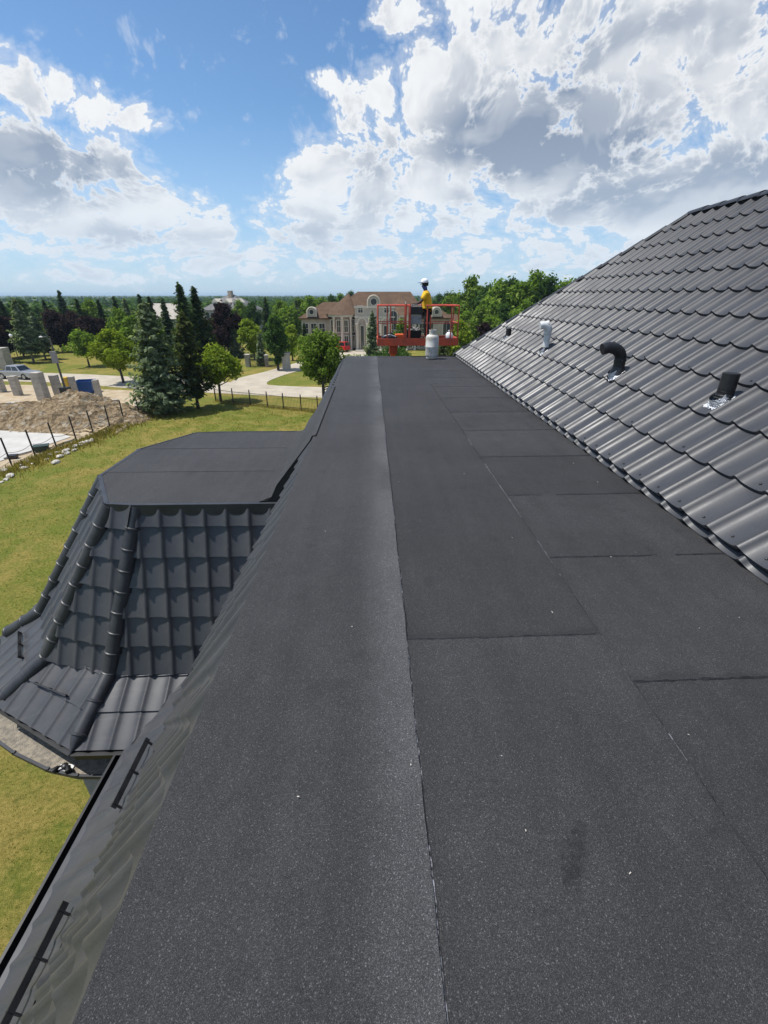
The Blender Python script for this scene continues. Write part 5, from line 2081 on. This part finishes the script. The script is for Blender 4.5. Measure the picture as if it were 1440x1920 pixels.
# low iron railing between the gate pillars
a, c = P(466, 688, 0), P(538, 692, 0)
b = MB()
for zz in (.2, 1.2):
    b.bar((a.x, a.y, zz), (c.x, c.y, zz), .04, .05)
n = 60
for i in range(n):
    q = a.lerp(c, (i + .5) / n); b.box(q.x - .012, q.x + .012, q.y - .012, q.y + .012, .1, 1.35)
tag(b.build('gate_railing', 'fence_black'), 'dark iron railing between the capped gate pillars', 'railing', kind='stuff')

# blue container
p, h, w = tree_dims(165, 736, 713, 30)
t = empty('waste_container', p, 'open blue steel waste container by the street', 'container', rz=R(12))
b = MB()
w2, d2 = w / 2, .9
b.add([(-w2 * .8, -d2, .1), (w2 * .8, -d2, .1), (w2 * .8, d2, .1), (-w2 * .8, d2, .1), (-w2, -d2, h), (w2, -d2, h), (w2, d2, h), (-w2, d2, h), (-w2 * .95, -d2 * .93, h), (w2 * .95, -d2 * .93, h), (w2 * .95, d2 * .93, h), (-w2 * .95, d2 * .93, h), (-w2 * .75, -d2 * .9, .2), (w2 * .75, -d2 * .9, .2), (w2 * .75, d2 * .9, .2), (-w2 * .75, d2 * .9, .2)],
      [(3, 2, 1, 0), (0, 1, 5, 4), (1, 2, 6, 5), (2, 3, 7, 6), (3, 0, 4, 7), (4, 5, 9, 8), (5, 6, 10, 9), (6, 7, 11, 10), (7, 4, 8, 11), (8, 9, 13, 12), (9, 10, 14, 13), (10, 11, 15, 14), (11, 8, 12, 15), (12, 13, 14, 15)])
b.build('shell', 'blue_paint', t)
for i in range(5):
    x = -w2 * .7 + i * w2 * .35
    b = MB(); b.bar((x * .95, -d2 - .03, .12), (x * 1.15, -d2 - .03, h - .05), .07, .06, up=Vector((0, 1, 0))); b.build('rib', 'blue_paint', t)
# yellow-lidded bin and black bins by the lamp post
p, h, w = tree_dims(130, 733, 707, 9)
t = empty('yellow_bin', p, 'tall yellow bin between the site pillars', 'bin')
b = MB(); b.add([(-w * .4, -.3, 0), (w * .4, -.3, 0), (w * .4, .3, 0), (-w * .4, .3, 0), (-w * .5, -.38, h * .9), (w * .5, -.38, h * .9), (w * .5, .38, h * .9), (-w * .5, .38, h * .9)], [(3, 2, 1, 0), (4, 5, 6, 7), (0, 1, 5, 4), (1, 2, 6, 5), (2, 3, 7, 6), (3, 0, 4, 7)]); b.build('bin_body', 'yellow_paint', t, bevel=.03)
b = MB(); b.box(-w * .53, w * .53, -.42, .42, h * .905, h); b.build('lid', 'yellow_paint', t, bevel=.05)
p, h, w = tree_dims(137, 750, 732, 9)
t = empty('black_bin', p, 'small black wheeled bin at the foot of the lamp post', 'bin')
b = MB(); b.add([(-w * .4, -.3, .05), (w * .4, -.3, .05), (w * .4, .3, .05), (-w * .4, .3, .05), (-w * .5, -.38, h * .9), (w * .5, -.38, h * .9), (w * .5, .38, h * .9), (-w * .5, .38, h * .9)], [(3, 2, 1, 0), (4, 5, 6, 7), (0, 1, 5, 4), (1, 2, 6, 5), (2, 3, 7, 6), (3, 0, 4, 7)]); b.build('bin_body', 'black_plastic', t, bevel=.03)
b = MB(); b.box(-w * .53, w * .53, -.42, .42, h * .905, h); b.build('lid', 'black_plastic', t, bevel=.04)
for s_ in (-1, 1):
    b = MB(); b.tube([(s_ * w * .38, .33, .1), (s_ * w * .45, .33, .1)], .1, 10); b.build('wheel', 'tyre_rubber', t, smooth=True)
# lamp post with box
mat('post_grey', (.10, .095, .085), rough=.7, var=.3, vscale=3)
p, h, w = tree_dims(129, 752, 634, 10)
t = empty('lamp_post', p, 'tall grey lamp post with service box and black base casing', 'lamp post')
b = MB(); b.tube([(0, 0, 0), (0, 0, h)], [.13, .08], 10); b.build('pole', 'post_grey', t, smooth=True)
b = MB(); b.box(-.45, .45, -.35, .35, 0, 1.5); b.build('base_casing', 'black_plastic', t, bevel=.03)
b = MB(); b.box(-.30, .30, -.28, -.1, h * .62, h * .80); b.build('service_box', 'grey_box', t, bevel=.02)
b = MB(); b.tube([(0, 0, h * .97), (-.3, 0, h * 1.02), (-.8, 0, h * 1.02)], .04, 8); b.build('lamp_arm', 'post_grey', t, smooth=True)
b = MB(); b.lathe([(.05, .08), (.16, .03), (.18, -.02), (.12, -.06)], 12, (-.85, 0, h * 1.02)); b.build('lamp_head', 'white_pvc', t, smooth=True)
p, h, w = tree_dims(42, 694, 628, 10)
t = empty('street_lamp', p, 'slender dark street lamp with pale globe at far left', 'street lamp')
b = MB(); b.tube([(0, 0, 0), (0, 0, .6), (0, 0, h * .95)], [.10, .06, .045], 10); b.build('pole', 'fence_black', t, smooth=True)
b = MB(); b.lathe([(.05, 0), (.20, .12), (.24, .28), (.16, .44), (.04, .50)], 14, (0, 0, h * .93)); b.build('globe', 'white_pvc', t, smooth=True)


# clutter on the site
def tub(u, v, w, h, m, label):
    p = P(u, v, 0)
    t = empty('plastic_tub', p, label, 'tub', rz=random.uniform(-.5, .5))
    b = MB()
    for z0, z1, k0, k1 in ((0, h, .42, .5),):
        b.add([(-w * k0, -w * k0 * .7, z0), (w * k0, -w * k0 * .7, z0), (w * k0, w * k0 * .7, z0), (-w * k0, w * k0 * .7, z0), (-w * k1, -w * k1 * .7, z1), (w * k1, -w * k1 * .7, z1), (w * k1, w * k1 * .7, z1), (-w * k1, w * k1 * .7, z1)],
              [(3, 2, 1, 0), (0, 1, 5, 4), (1, 2, 6, 5), (2, 3, 7, 6), (3, 0, 4, 7)])
    b.build('tub_body', m, t)
    b = MB()
    b.box(-w * .53, w * .53, -w * .38, w * .38, h - .03, h + .02)
    b.build('lid', m, t, bevel=.01)


tub(80, 846, .95, .45, 'green_bin', 'dark green lidded tub by the site fence, near the slab')
tub(26, 860, .55, .28, 'black_plastic', 'small black lidded tub on the slab edge at far left')
for (u, v, nn, lb) in ((268, 772, 4, 'pallet of pale stone blocks at the left foot of the big spruce'), (288, 756, 3, 'smaller pallet of pale stone blocks behind the big spruce'), (214, 762, 3, 'pallet of grey blocks beyond the tall soil heap'), (30, 768, 3, 'pallet of pale blocks behind the long soil bank')):
    p = P(u, v, 0)
    t = empty('block_pallet', p, lb, 'pallet', rz=random.uniform(-.6, .6))
    b = MB()
    for k in range(3):
        b.box(-.6, .6, -.5 + k * .42, -.38 + k * .42, 0, .10)
    for k in range(5):
        b.box(-.6 + k * .26, -.44 + k * .26, -.52, .52, .10, .13)
    b.build('pallet_base', 'raw_timber', t)
    for zz in range(nn):
        for xx in range(3):
            for yy in range(2):
                if zz == nn - 1 and random.random() < .4:
                    continue
                b = MB()
                b.box(-.58 + xx * .39, -.22 + xx * .39, -.48 + yy * .48, -.03 + yy * .48, .135 + zz * .21, .335 + zz * .21)
                b.build('block', 'white_stone' if nn != 3 else 'limestone', t, bevel=.012)
for (u0, v0, u1, v1) in ((8, 862, 60, 848), (100, 838, 140, 826)):
    a, c = P(u0, v0, 0), P(u1, v1, 0)
    b = MB(); b.tube([(a.x, a.y, .09), (c.x, c.y, .09)], .06, 8)
    tag(b.build('drain_pipe', 'grey_box', smooth=True), 'grey plastic pipe lying along the site posts ' + ('at far left' if u0 < 50 else 'beside the green tub'), 'pipe')
# crumbs of bark, foil and felt left lying on the deck
b = MB()
for (u, v) in ((748, 905), (1145, 1046), (960, 1010), (905, 770), (1120, 905), (985, 1560), (1310, 1180), (1035, 1150), (870, 890), (660, 1180), (770, 1440), (1290, 1380), (610, 1000), (1075, 870), (940, 1420), (560, 1500), (1180, 1640), (1385, 1160)):
    p = P(u, v, ROOF_Z)
    a = random.uniform(0, 6.28)
    L_ = random.uniform(.002, .006)
    z_ = ROOF_Z + (.018 if p.x < SEAM1 else .008)
    b.bar((p.x - L_ * math.cos(a), p.y - L_ * math.sin(a), z_), (p.x + L_ * math.cos(a), p.y + L_ * math.sin(a), z_ + .002), .003, .002)
tag(b.build('debris', 'white_stone'), 'tiny pale crumbs scattered over the flat felt deck', 'debris', kind='stuff')

# ================================================================== VEHICLES
mat('silver_paint', (.42, .43, .45), rough=.3, metal=.3, coat=.6)
mat('red_paint', (.50, .012, .012), rough=.35, coat=.6)
mat('car_glass', (.015, .018, .02), rough=.08, spec=.8)
mat('rim_metal', (.45, .45, .46), rough=.35, metal=.8)
mat('lamp_clear', (.7, .7, .68), rough=.2)
mat('lamp_red', (.35, .01, .01), rough=.3)


def vehicle(name, loc, rz, label, paint, prof, cabin, L, W, wheels, wr=.38, bed=None):
    """prof: side outline of the body (x along, z); cabin: lower/upper outline of the glasshouse"""
    t = empty(name, loc, label, 'pickup' if bed else 'car', rz=rz)

    def extrude(pr, w, nm, m, inset=0.0, bev=.05):
        b = MB(); n = len(pr)
        zs = [z for _, z in pr]; z0, z1 = min(zs), max(zs)
        def yy(z): return w / 2 - inset * (z - z0) / max(z1 - z0, 1e-6)
        vs = [(x, -yy(z), z) for x, z in pr] + [(x, yy(z), z) for x, z in pr]
        b.add(vs, [tuple(range(n)), tuple(reversed(range(n, 2 * n)))] + [(i, i + n, (i + 1) % n + n, (i + 1) % n) for i in range(n)])
        return b.build(nm, m, t, bevel=bev)
    bd = extrude(prof, W, 'body', paint)
    extrude(cabin, W - .12, 'cabin', paint, inset=.22)
    xs = sorted(x for x, _ in cabin); z0 = min(z for _, z in cabin); z1 = max(z for _, z in cabin)
    lo = [x for x, z in cabin if z < z0 + .05]; hi = [x for x, z in cabin if z > z1 - .05]
    l0, l1, h0, h1 = min(lo), max(lo), min(hi), max(hi)
    for s in (-1, 1):
        for k0, k1 in ((.06, .48), (.53, .95)):
            b = MB()
            def pt(f, g):
                xl_, xh_ = l0 + (l1 - l0) * f, h0 + (h1 - h0) * f
                z = z0 + (z1 - z0) * g
                return (xl_ + (xh_ - xl_) * g, s * ((W - .12) / 2 - .22 * g + .012), z)
            b.add([pt(k0, .12), pt(k1, .12), pt(k1, .84), pt(k0, .84)], [(0, 1, 2, 3) if s < 0 else (3, 2, 1, 0)]); b.build('side_window', 'car_glass', t)
    for xl_, xh_, nm in ((l0, h0, 'windscreen'), (l1, h1, 'rear_window')):
        b = MB(); e = -.012 if xl_ == l0 else .012
        def pq(yf, g):
            w_ = ((W - .12) / 2 - .22 * g) * .9
            return (xl_ + (xh_ - xl_) * g + e, yf * w_, z0 + (z1 - z0) * g)
        b.add([pq(-1, .12), pq(1, .12), pq(1, .88), pq(-1, .88)], [(3, 2, 1, 0) if e < 0 else (0, 1, 2, 3)]); b.build(nm, 'car_glass', t)
    if bed:
        b = MB(); b.box(bed[0], bed[1], -W / 2 + .12, W / 2 - .12, bed[2] - .02, bed[2] + .008); b.build('bed_cover', 'black_plastic', t)
    for wx_ in wheels:
        for s in (-1, 1):
            b = MB(); b.tube([(wx_, s * (W / 2 - .22), wr), (wx_, s * (W / 2 + .01), wr)], wr, 20); wo = b.build('wheel', 'tyre_rubber', t, smooth=True)
            b = MB(); b.tube([(wx_, s * (W / 2 - .0), wr), (wx_, s * (W / 2 + .02), wr)], wr * .6, 14); b.build('rim', 'rim_metal', wo, smooth=True)
    x0, x1 = min(x for x, _ in prof), max(x for x, _ in prof)
    for s in (-1, 1):
        b = MB(); b.box(x0 - .015, x0 + .08, s * (W / 2 - .22) - .16, s * (W / 2 - .22) + .16, .68, .84); b.build('headlight', 'lamp_clear', t, bevel=.02)
        b = MB(); b.box(x1 - .08, x1 + .015, s * (W / 2 - .14) - .08, s * (W / 2 - .14) + .08, .70, .98); b.build('tail_light', 'lamp_red', t, bevel=.02)
    b = MB(); b.box(x0 - .04, x0 + .1, -W / 2 + .06, W / 2 - .06, .36, .58); b.build('bumper', 'grey_box', t, bevel=.03)
    return t


p = P(38, 710, 0)
vehicle('pickup_truck', (p.x, p.y, .02), R(168), 'silver pickup truck parked on the street at far left', 'silver_paint',
        [(-2.7, .42), (-2.75, .85), (-2.6, 1.02), (-1.2, 1.12), (2.7, 1.12), (2.75, .45)],
        [(-1.35, 1.12), (-.65, 1.80), (.85, 1.82), (1.1, 1.12)], 5.5, 1.95, (-1.75, 1.75), .42, bed=(1.2, 2.65, 1.12))
p = P(636, 659, 0)
vehicle('red_car', (p.x, p.y, .04), R(-35), 'red van parked on the drive before the mansion columns', 'red_paint',
        [(-2.3, .38), (-2.35, .80), (-2.15, .98), (-1.2, 1.1), (2.2, 1.1), (2.3, .4)],
        [(-1.3, 1.1), (-.5, 1.92), (2.0, 1.95), (2.2, 1.1)], 4.6, 1.85, (-1.45, 1.45), .36)

# ================================================================== MANSION
mat('brown_shingle', (.130, .084, .056), rough=1.0, spec=.1, var=.35, vscale=.9, bump=.4, bscale=9, detail=8, vcol=(.098, .064, .044))
mat('mansion_stone', (.50, .43, .34), rough=.9, var=.22, vscale=1.2, bump=.3, bscale=6)
mat('mansion_pale', (.48, .43, .36), rough=.85, var=.15, vscale=1.4)
mat('mansion_tan', (.40, .33, .26), rough=.9, var=.2, vscale=1.2)
mat('white_trim', (.62, .56, .46), rough=.7)
mat('window_glass', (.05, .055, .06), rough=.10, spec=.8)
MY = P(703, 657, 0).y
mc = P(703, 657, 0)
mansion = empty('mansion', (mc.x, mc.y, 0), 'tan stone mansion with brown hipped roof, columns and arched entrance', 'mansion')
Kx, Kz = 8.70, 9.66          # photograph pixels per metre at its distance


def X(u): return (u - 703) / Kx
def Z(v): return (657 - v) / Kz + .12


def wall_box(x0, x1, y0, y1, z1, m='mansion_stone', name='wall', z0=0.0):
    b = MB(); b.box(x0, x1, y0, y1, z0, z1)
    return b.build(name, m, mansion)


def hip(x0, x1, y0, y1, ze, zr, name='roof', ov=.55, rl=None):
    """hipped roof with overhang; ridge along x"""
    b = MB()
    x0, x1, y0, y1 = x0 - ov, x1 + ov, y0 - ov, y1 + ov
    d = (y1 - y0) / 2
    r0, r1 = (x0 + d * .9, x1 - d * .9) if rl is None else rl
    if r1 < r0: r0 = r1 = (x0 + x1) / 2
    ym = (y0 + y1) / 2
    vs = [(x0, y0, ze), (x1, y0, ze), (x1, y1, ze), (x0, y1, ze), (r0, ym, zr), (r1, ym, zr)]
    b.add(vs + [(x, y, z - .22) for x, y, z in vs[:4]], [(0, 1, 5, 4), (1, 2, 5), (2, 3, 4, 5), (3, 0, 4), (0, 6, 7, 1), (1, 7, 8, 2), (2, 8, 9, 3), (3, 9, 6, 0), (9, 8, 7, 6)])
    return b.build(name, 'brown_shingle', mansion)


def win(x, z, w, h, y, arch=False, m='window_glass', trim=.16, frame='white_trim'):
    """framed window standing proud of the wall at depth y; bars as geometry"""
    n = 10
    def outline(e):
        o = [(x - w / 2 - e, z - e), (x + w / 2 + e, z - e)]
        if arch:
            rr_ = w / 2 + e
            o += [(x + rr_ * math.cos(math.pi * i / n), z + h - w / 2 + rr_ * math.sin(math.pi * i / n)) for i in range(n + 1)]
        else:
            o += [(x + w / 2 + e, z + h + e), (x - w / 2 - e, z + h + e)]
        return o
    b = MB()
    oo, ii = outline(trim), outline(0)
    k = len(oo)
    vs = [(a, y - .10, c) for a, c in oo] + [(a, y - .10, c) for a, c in ii] + [(a, y + .02, c) for a, c in oo] + [(a, y - .02, c) for a, c in ii]
    fs = []
    for i in range(k):
        j = (i + 1) % k
        fs += [(i, j, j + k, i + k), (i, i + 2 * k, j + 2 * k, j), (i + k, j + k, j + 3 * k, i + 3 * k)]
    b.add(vs, fs)
    f = b.build('window', frame, mansion)
    b = MB(); b.add([(a, y - .03, c) for a, c in ii], [tuple(range(k))]); b.build('pane', m, f)
    if w > .7:
        b = MB()
        b.box(x - .03, x + .03, y - .06, y - .035, z, z + h - (.02 if not arch else .02))
        b.box(x - w / 2, x + w / 2, y - .058, y - .036, z + h * .5 - .03, z + h * .5 + .03)
        b.build('glazing_bar', frame, f)
    return f


def column(x, y, z0, z1, r, name='column'):
    b = MB()
    b.lathe([(r * 1.35, z0), (r * 1.35, z0 + .18), (r * 1.05, z0 + .28), (r, z0 + .4), (r * .86, z1 - .45), (r * .95, z1 - .4), (r * 1.3, z1 - .2), (r * 1.35, z1)], 14, (x, y, 0))
    return b.build(name, 'white_trim', mansion, smooth=True)


def dormer(x, z, r, y, m='mansion_pale'):
    """round-headed dormer with oculus"""
    n = 12
    o = [(x - r, z), (x + r, z)] + [(x + r * math.cos(math.pi * i / n), z + r * .9 + r * math.sin(math.pi * i / n)) for i in range(n + 1)]
    b = MB(); k = len(o)
    b.add([(a, y, c) for a, c in o] + [(a, y + 3.2, c) for a, c in o], [tuple(range(k)), tuple(reversed(range(k, 2 * k)))] + [(i, i + k, (i + 1) % k + k, (i + 1) % k) for i in range(k)])
    d = b.build('dormer', m, mansion)
    b = MB()
    pts = [(x + r * .98 * math.cos(math.pi * i / n), y - .04, z + r * .9 + r * .98 * math.sin(math.pi * i / n)) for i in range(n + 1)]
    b.tube([(x - r * .98, y - .04, z)] + list(reversed(pts)) + [(x + r * .98, y - .04, z)], .12, 6)
    b.build('moulding', 'white_trim', d)
    b = MB()
    c = [(x + r * .48 * math.cos(2 * math.pi * i / 16), y - .03, z + r * .95 + r * .48 * math.sin(2 * math.pi * i / 16)) for i in range(16)]
    b.add(c, [tuple(range(16))]); b.build('round_window', 'window_glass', d)
    b = MB()
    c2 = [(x + r * .54 * math.cos(2 * math.pi * i / 16), y - .05, z + r * .95 + r * .54 * math.sin(2 * math.pi * i / 16)) for i in range(17)]
    b.tube(c2, .07, 6, cap=False); b.build('window_ring', 'white_trim', d)
    return d


# central block and main roof
wall_box(X(668), X(738), 0, 12, Z(578), 'mansion_pale')
wall_box(X(622), X(784), 3.0, 15, Z(590))
hip(X(622), X(790), 2.0, 16, Z(590), Z(550.5), rl=(X(672), X(772)))
b = MB(); b.box(X(667), X(739), -.15, .0, Z(580), Z(576)); b.box(X(667), X(739), -.12, .0, Z(597), Z(595)); b.build('cornice', 'white_trim', mansion)
dormer(X(701.5), Z(580), 1.25, -.10)
win(X(678), Z(588), .9, 1.15, 0)
win(X(724), Z(588), .9, 1.15, 0)
# arched portico
for u0, u1 in ((673, 688), (691, 712), (715, 730)):
    x = X((u0 + u1) / 2); w = X(u1) - X(u0)
    win(x, .1, w * .86, Z(599) - .1 - (0 if w < 2 else -.3), -.02, arch=True, m='mansion_tan', trim=.26)
    win(x, .1, w * .40, Z(612) - .1, -.06, arch=False, m='window_glass', trim=.1)
for u in (671, 689.5, 713.5, 732):
    column(X(u), -.45, 0, Z(607), .20)
# rotundas left and right with tall columns
for s in (-1, 1):
    cx = X(645) if s < 0 else X(703 + 58)
    rr_ = 2.55
    pts = [(cx + rr_ * math.cos(R(180 + 22.5 * i)), 3.2 + rr_ * 1.25 * math.sin(R(180 + 22.5 * i))) for i in range(9)]
    b = MB(); b.prism(pts, 0, Z(593)); b.build('rotunda_wall', 'mansion_tan', mansion)
    ze = Z(591.5)
    po = [(cx + (rr_ + .65) * math.cos(R(180 + 22.5 * i)), 3.2 + (rr_ * 1.25 + .65) * math.sin(R(180 + 22.5 * i))) for i in range(9)]
    b = MB(); b.prism(po, ze - .45, ze - .02); b.build('entablature', 'white_trim', mansion)
    b = MB()
    pe = [(cx + (rr_ + 1.0) * math.cos(R(180 + 22.5 * i)), 3.2 + (rr_ * 1.25 + 1.0) * math.sin(R(180 + 22.5 * i)), ze) for i in range(9)]
    ap = (cx + (1.2 if s < 0 else -1.2), 8.2, Z(553))
    b.add(pe + [ap], [(i, i + 1, 9) for i in range(8)] + [tuple(reversed(range(9)))]); b.build('rotunda_roof', 'brown_shingle', mansion)
    for i in (0.6, 2.4, 4, 5.6, 7.4):
        a = R(180 + 22.5 * i)
        column(cx + (rr_ + .35) * math.cos(a), 3.2 + (rr_ * 1.25 + .35) * math.sin(a), 0, ze - .45, .24)
    for i in (1.6, 3.2, 4.8, 6.4):
        a = R(180 + 22.5 * i)
        xx, yy_ = cx + rr_ * math.cos(a) * .97, 3.2 + rr_ * 1.25 * math.sin(a) - .02
        win(xx, .5, .75, 2.3, yy_); win(xx, 3.6, .75, 2.2, yy_)
# wings
for s in (-1, 1):
    xa, xb = (X(570), X(625)) if s < 0 else (X(781), X(842))
    wall_box(xa, xb, 2.2, 13, Z(599))
    hip(xa, xb + (0.8 if s < 0 else 0), 2.2, 13, Z(598.5), Z(570), rl=(X(607), X(640)) if s < 0 else (X(768), X(806)))
    dormer(X(590) if s < 0 else X(815), Z(597) + .1, .95, 1.7)
    for u in ((577, 592, 607) if s < 0 else (790, 806)):
        win(X(u), .5, 1.1, 1.9, 2.2); win(X(u), 3.2, 1.1, 1.9, 2.2)
win(X(835), .2, 1.45, 5.3, 2.2, arch=True)
wall_box(X(842), X(882), 4.0, 13, Z(617))
hip(X(842), X(886), 4.0, 13, Z(617), Z(594), rl=(X(846), X(862)))
win(X(856), .4, 1.5, 2.3, 4.0); win(X(872), .4, 1.5, 2.3, 4.0)
win(X(736), .4, 1.5, 7.2, -.02, arch=True)
b = MB(); b.box(X(668), X(738), -2.2, -.02, 0, .22); b.box(X(672), X(734), -2.9, -2.2, 0, .1); b.build('entrance_steps', 'mansion_pale', mansion)

# ---- grey-roofed house farther left
mat('grey_slate', (.12, .117, .118), rough=.9, var=.25, vscale=1.0, bump=.3, bscale=8, vcol=(.18, .175, .17))
gp_ = P(425, 622, 0)
gh = empty('grey_roof_house', gp_, 'large house with grey hipped roof and small dormers behind the trees', 'house', rz=R(-18))
q = CAMM.transposed() @ (gp_ - Vector((0, 0, H)))
gs = -q.z / F                         # metres per pixel there
ge, gt = 6.2, 10.6


def gpart(b, name, m, parent=None, **k): return b.build(name, m, parent or gh, **k)


b = MB(); b.box(-46 * gs, 36 * gs, 0, 13, 0, ge); gpart(b, 'wall', 'mansion_stone')
b = MB()
x0, x1, y0, y1 = -48 * gs, 38 * gs, -.6, 13.6
b.add([(x0, y0, ge), (x1, y0, ge), (x1, y1, ge), (x0, y1, ge), (x0 + 6, 6.5, gt), (x1 - 6, 6.5, gt)], [(0, 1, 5, 4), (1, 2, 5), (2, 3, 4, 5), (3, 0, 4), (3, 2, 1, 0)])
gpart(b, 'roof', 'grey_slate')
for k, xx in enumerate((-22 * gs, 2 * gs, 22 * gs)):
    b = MB()
    b.box(xx - 1.0, xx + 1.0, 1.4, 4.5, ge + .4, ge + 2.2)
    b.add([(xx - 1.2, 1.2, ge + 2.2), (xx + 1.2, 1.2, ge + 2.2), (xx, 1.2, ge + 3.3), (xx - 1.2, 5, ge + 2.2), (xx + 1.2, 5, ge + 2.2), (xx, 5, ge + 3.3)], [(0, 1, 2), (1, 4, 5, 2), (0, 2, 5, 3), (5, 4, 3)])
    d = gpart(b, 'dormer', 'white_trim')
    b = MB(); b.box(xx - .6, xx + .6, 1.36, 1.40, ge + .7, ge + 1.9); gpart(b, 'pane', 'window_glass', d)
for i in range(7):
    xx = x0 + 2.2 + i * (x1 - x0 - 4.4) / 6
    for zz in (.8, 3.6):
        b = MB(); b.box(xx - .75, xx + .75, -.07, .02, zz - .12, zz + 1.95); w_ = gpart(b, 'window', 'white_trim')
        b = MB(); b.box(xx - .60, xx + .60, -.09, -.072, zz, zz + 1.8); gpart(b, 'pane', 'window_glass', w_)
b = MB(); b.box(x0 + 7, x0 + 8.2, 5, 6.2, gt - 1.5, gt + 1.1); gpart(b, 'chimney', 'mansion_tan')
# pale-roofed house peeping out by the dark spruces
pp = P(312, 632, 0)
ph = empty('pale_roof_house', pp, 'pale grey roof peeping out left of the tallest dark spruce', 'house', rz=R(10))
b = MB(); b.box(-6, 6, 0, 9, 0, 4.6); b.build('wall', 'mansion_pale', ph)
b = MB(); b.add([(-6.6, -.6, 4.6), (6.6, -.6, 4.6), (6.6, 9.6, 4.6), (-6.6, 9.6, 4.6), (-3.5, 4.5, 8.4), (3.5, 4.5, 8.4)], [(0, 1, 5, 4), (1, 2, 5), (2, 3, 4, 5), (3, 0, 4), (3, 2, 1, 0)]); b.build('roof', 'mansion_pale', ph)
for xx in (-4, -1.3, 1.3, 4):
    b = MB(); b.box(xx - .6, xx + .6, -.06, .02, 1, 2.8); w_ = b.build('window', 'white_trim', ph)
    b = MB(); b.box(xx - .5, xx + .5, -.08, -.062, 1.1, 2.7); b.build('pane', 'window_glass', w_)

# ================================================================== AIR
b = MB()
mat('haze_air', (1, 1, 1))
hm = MATS['haze_air']
T = NT(hm.node_tree)
T.n.clear()
ov = T.node('ShaderNodeOutputMaterial')
pv = T.node('ShaderNodeVolumePrincipled')
pv.inputs['Color'].default_value = (.62, .82, 1.0, 1)
pv.inputs['Density'].default_value = 0.00016
pv.inputs['Anisotropy'].default_value = 0.2
T.l.new(pv.outputs[0], ov.inputs['Volume'])
b.box(-9500, 9500, -9500, 9500, -1.2, 24)
if USE_HAZE:
    tag(b.build('haze', 'haze_air'), 'thin pale summer haze over the far land', 'haze', kind='stuff')
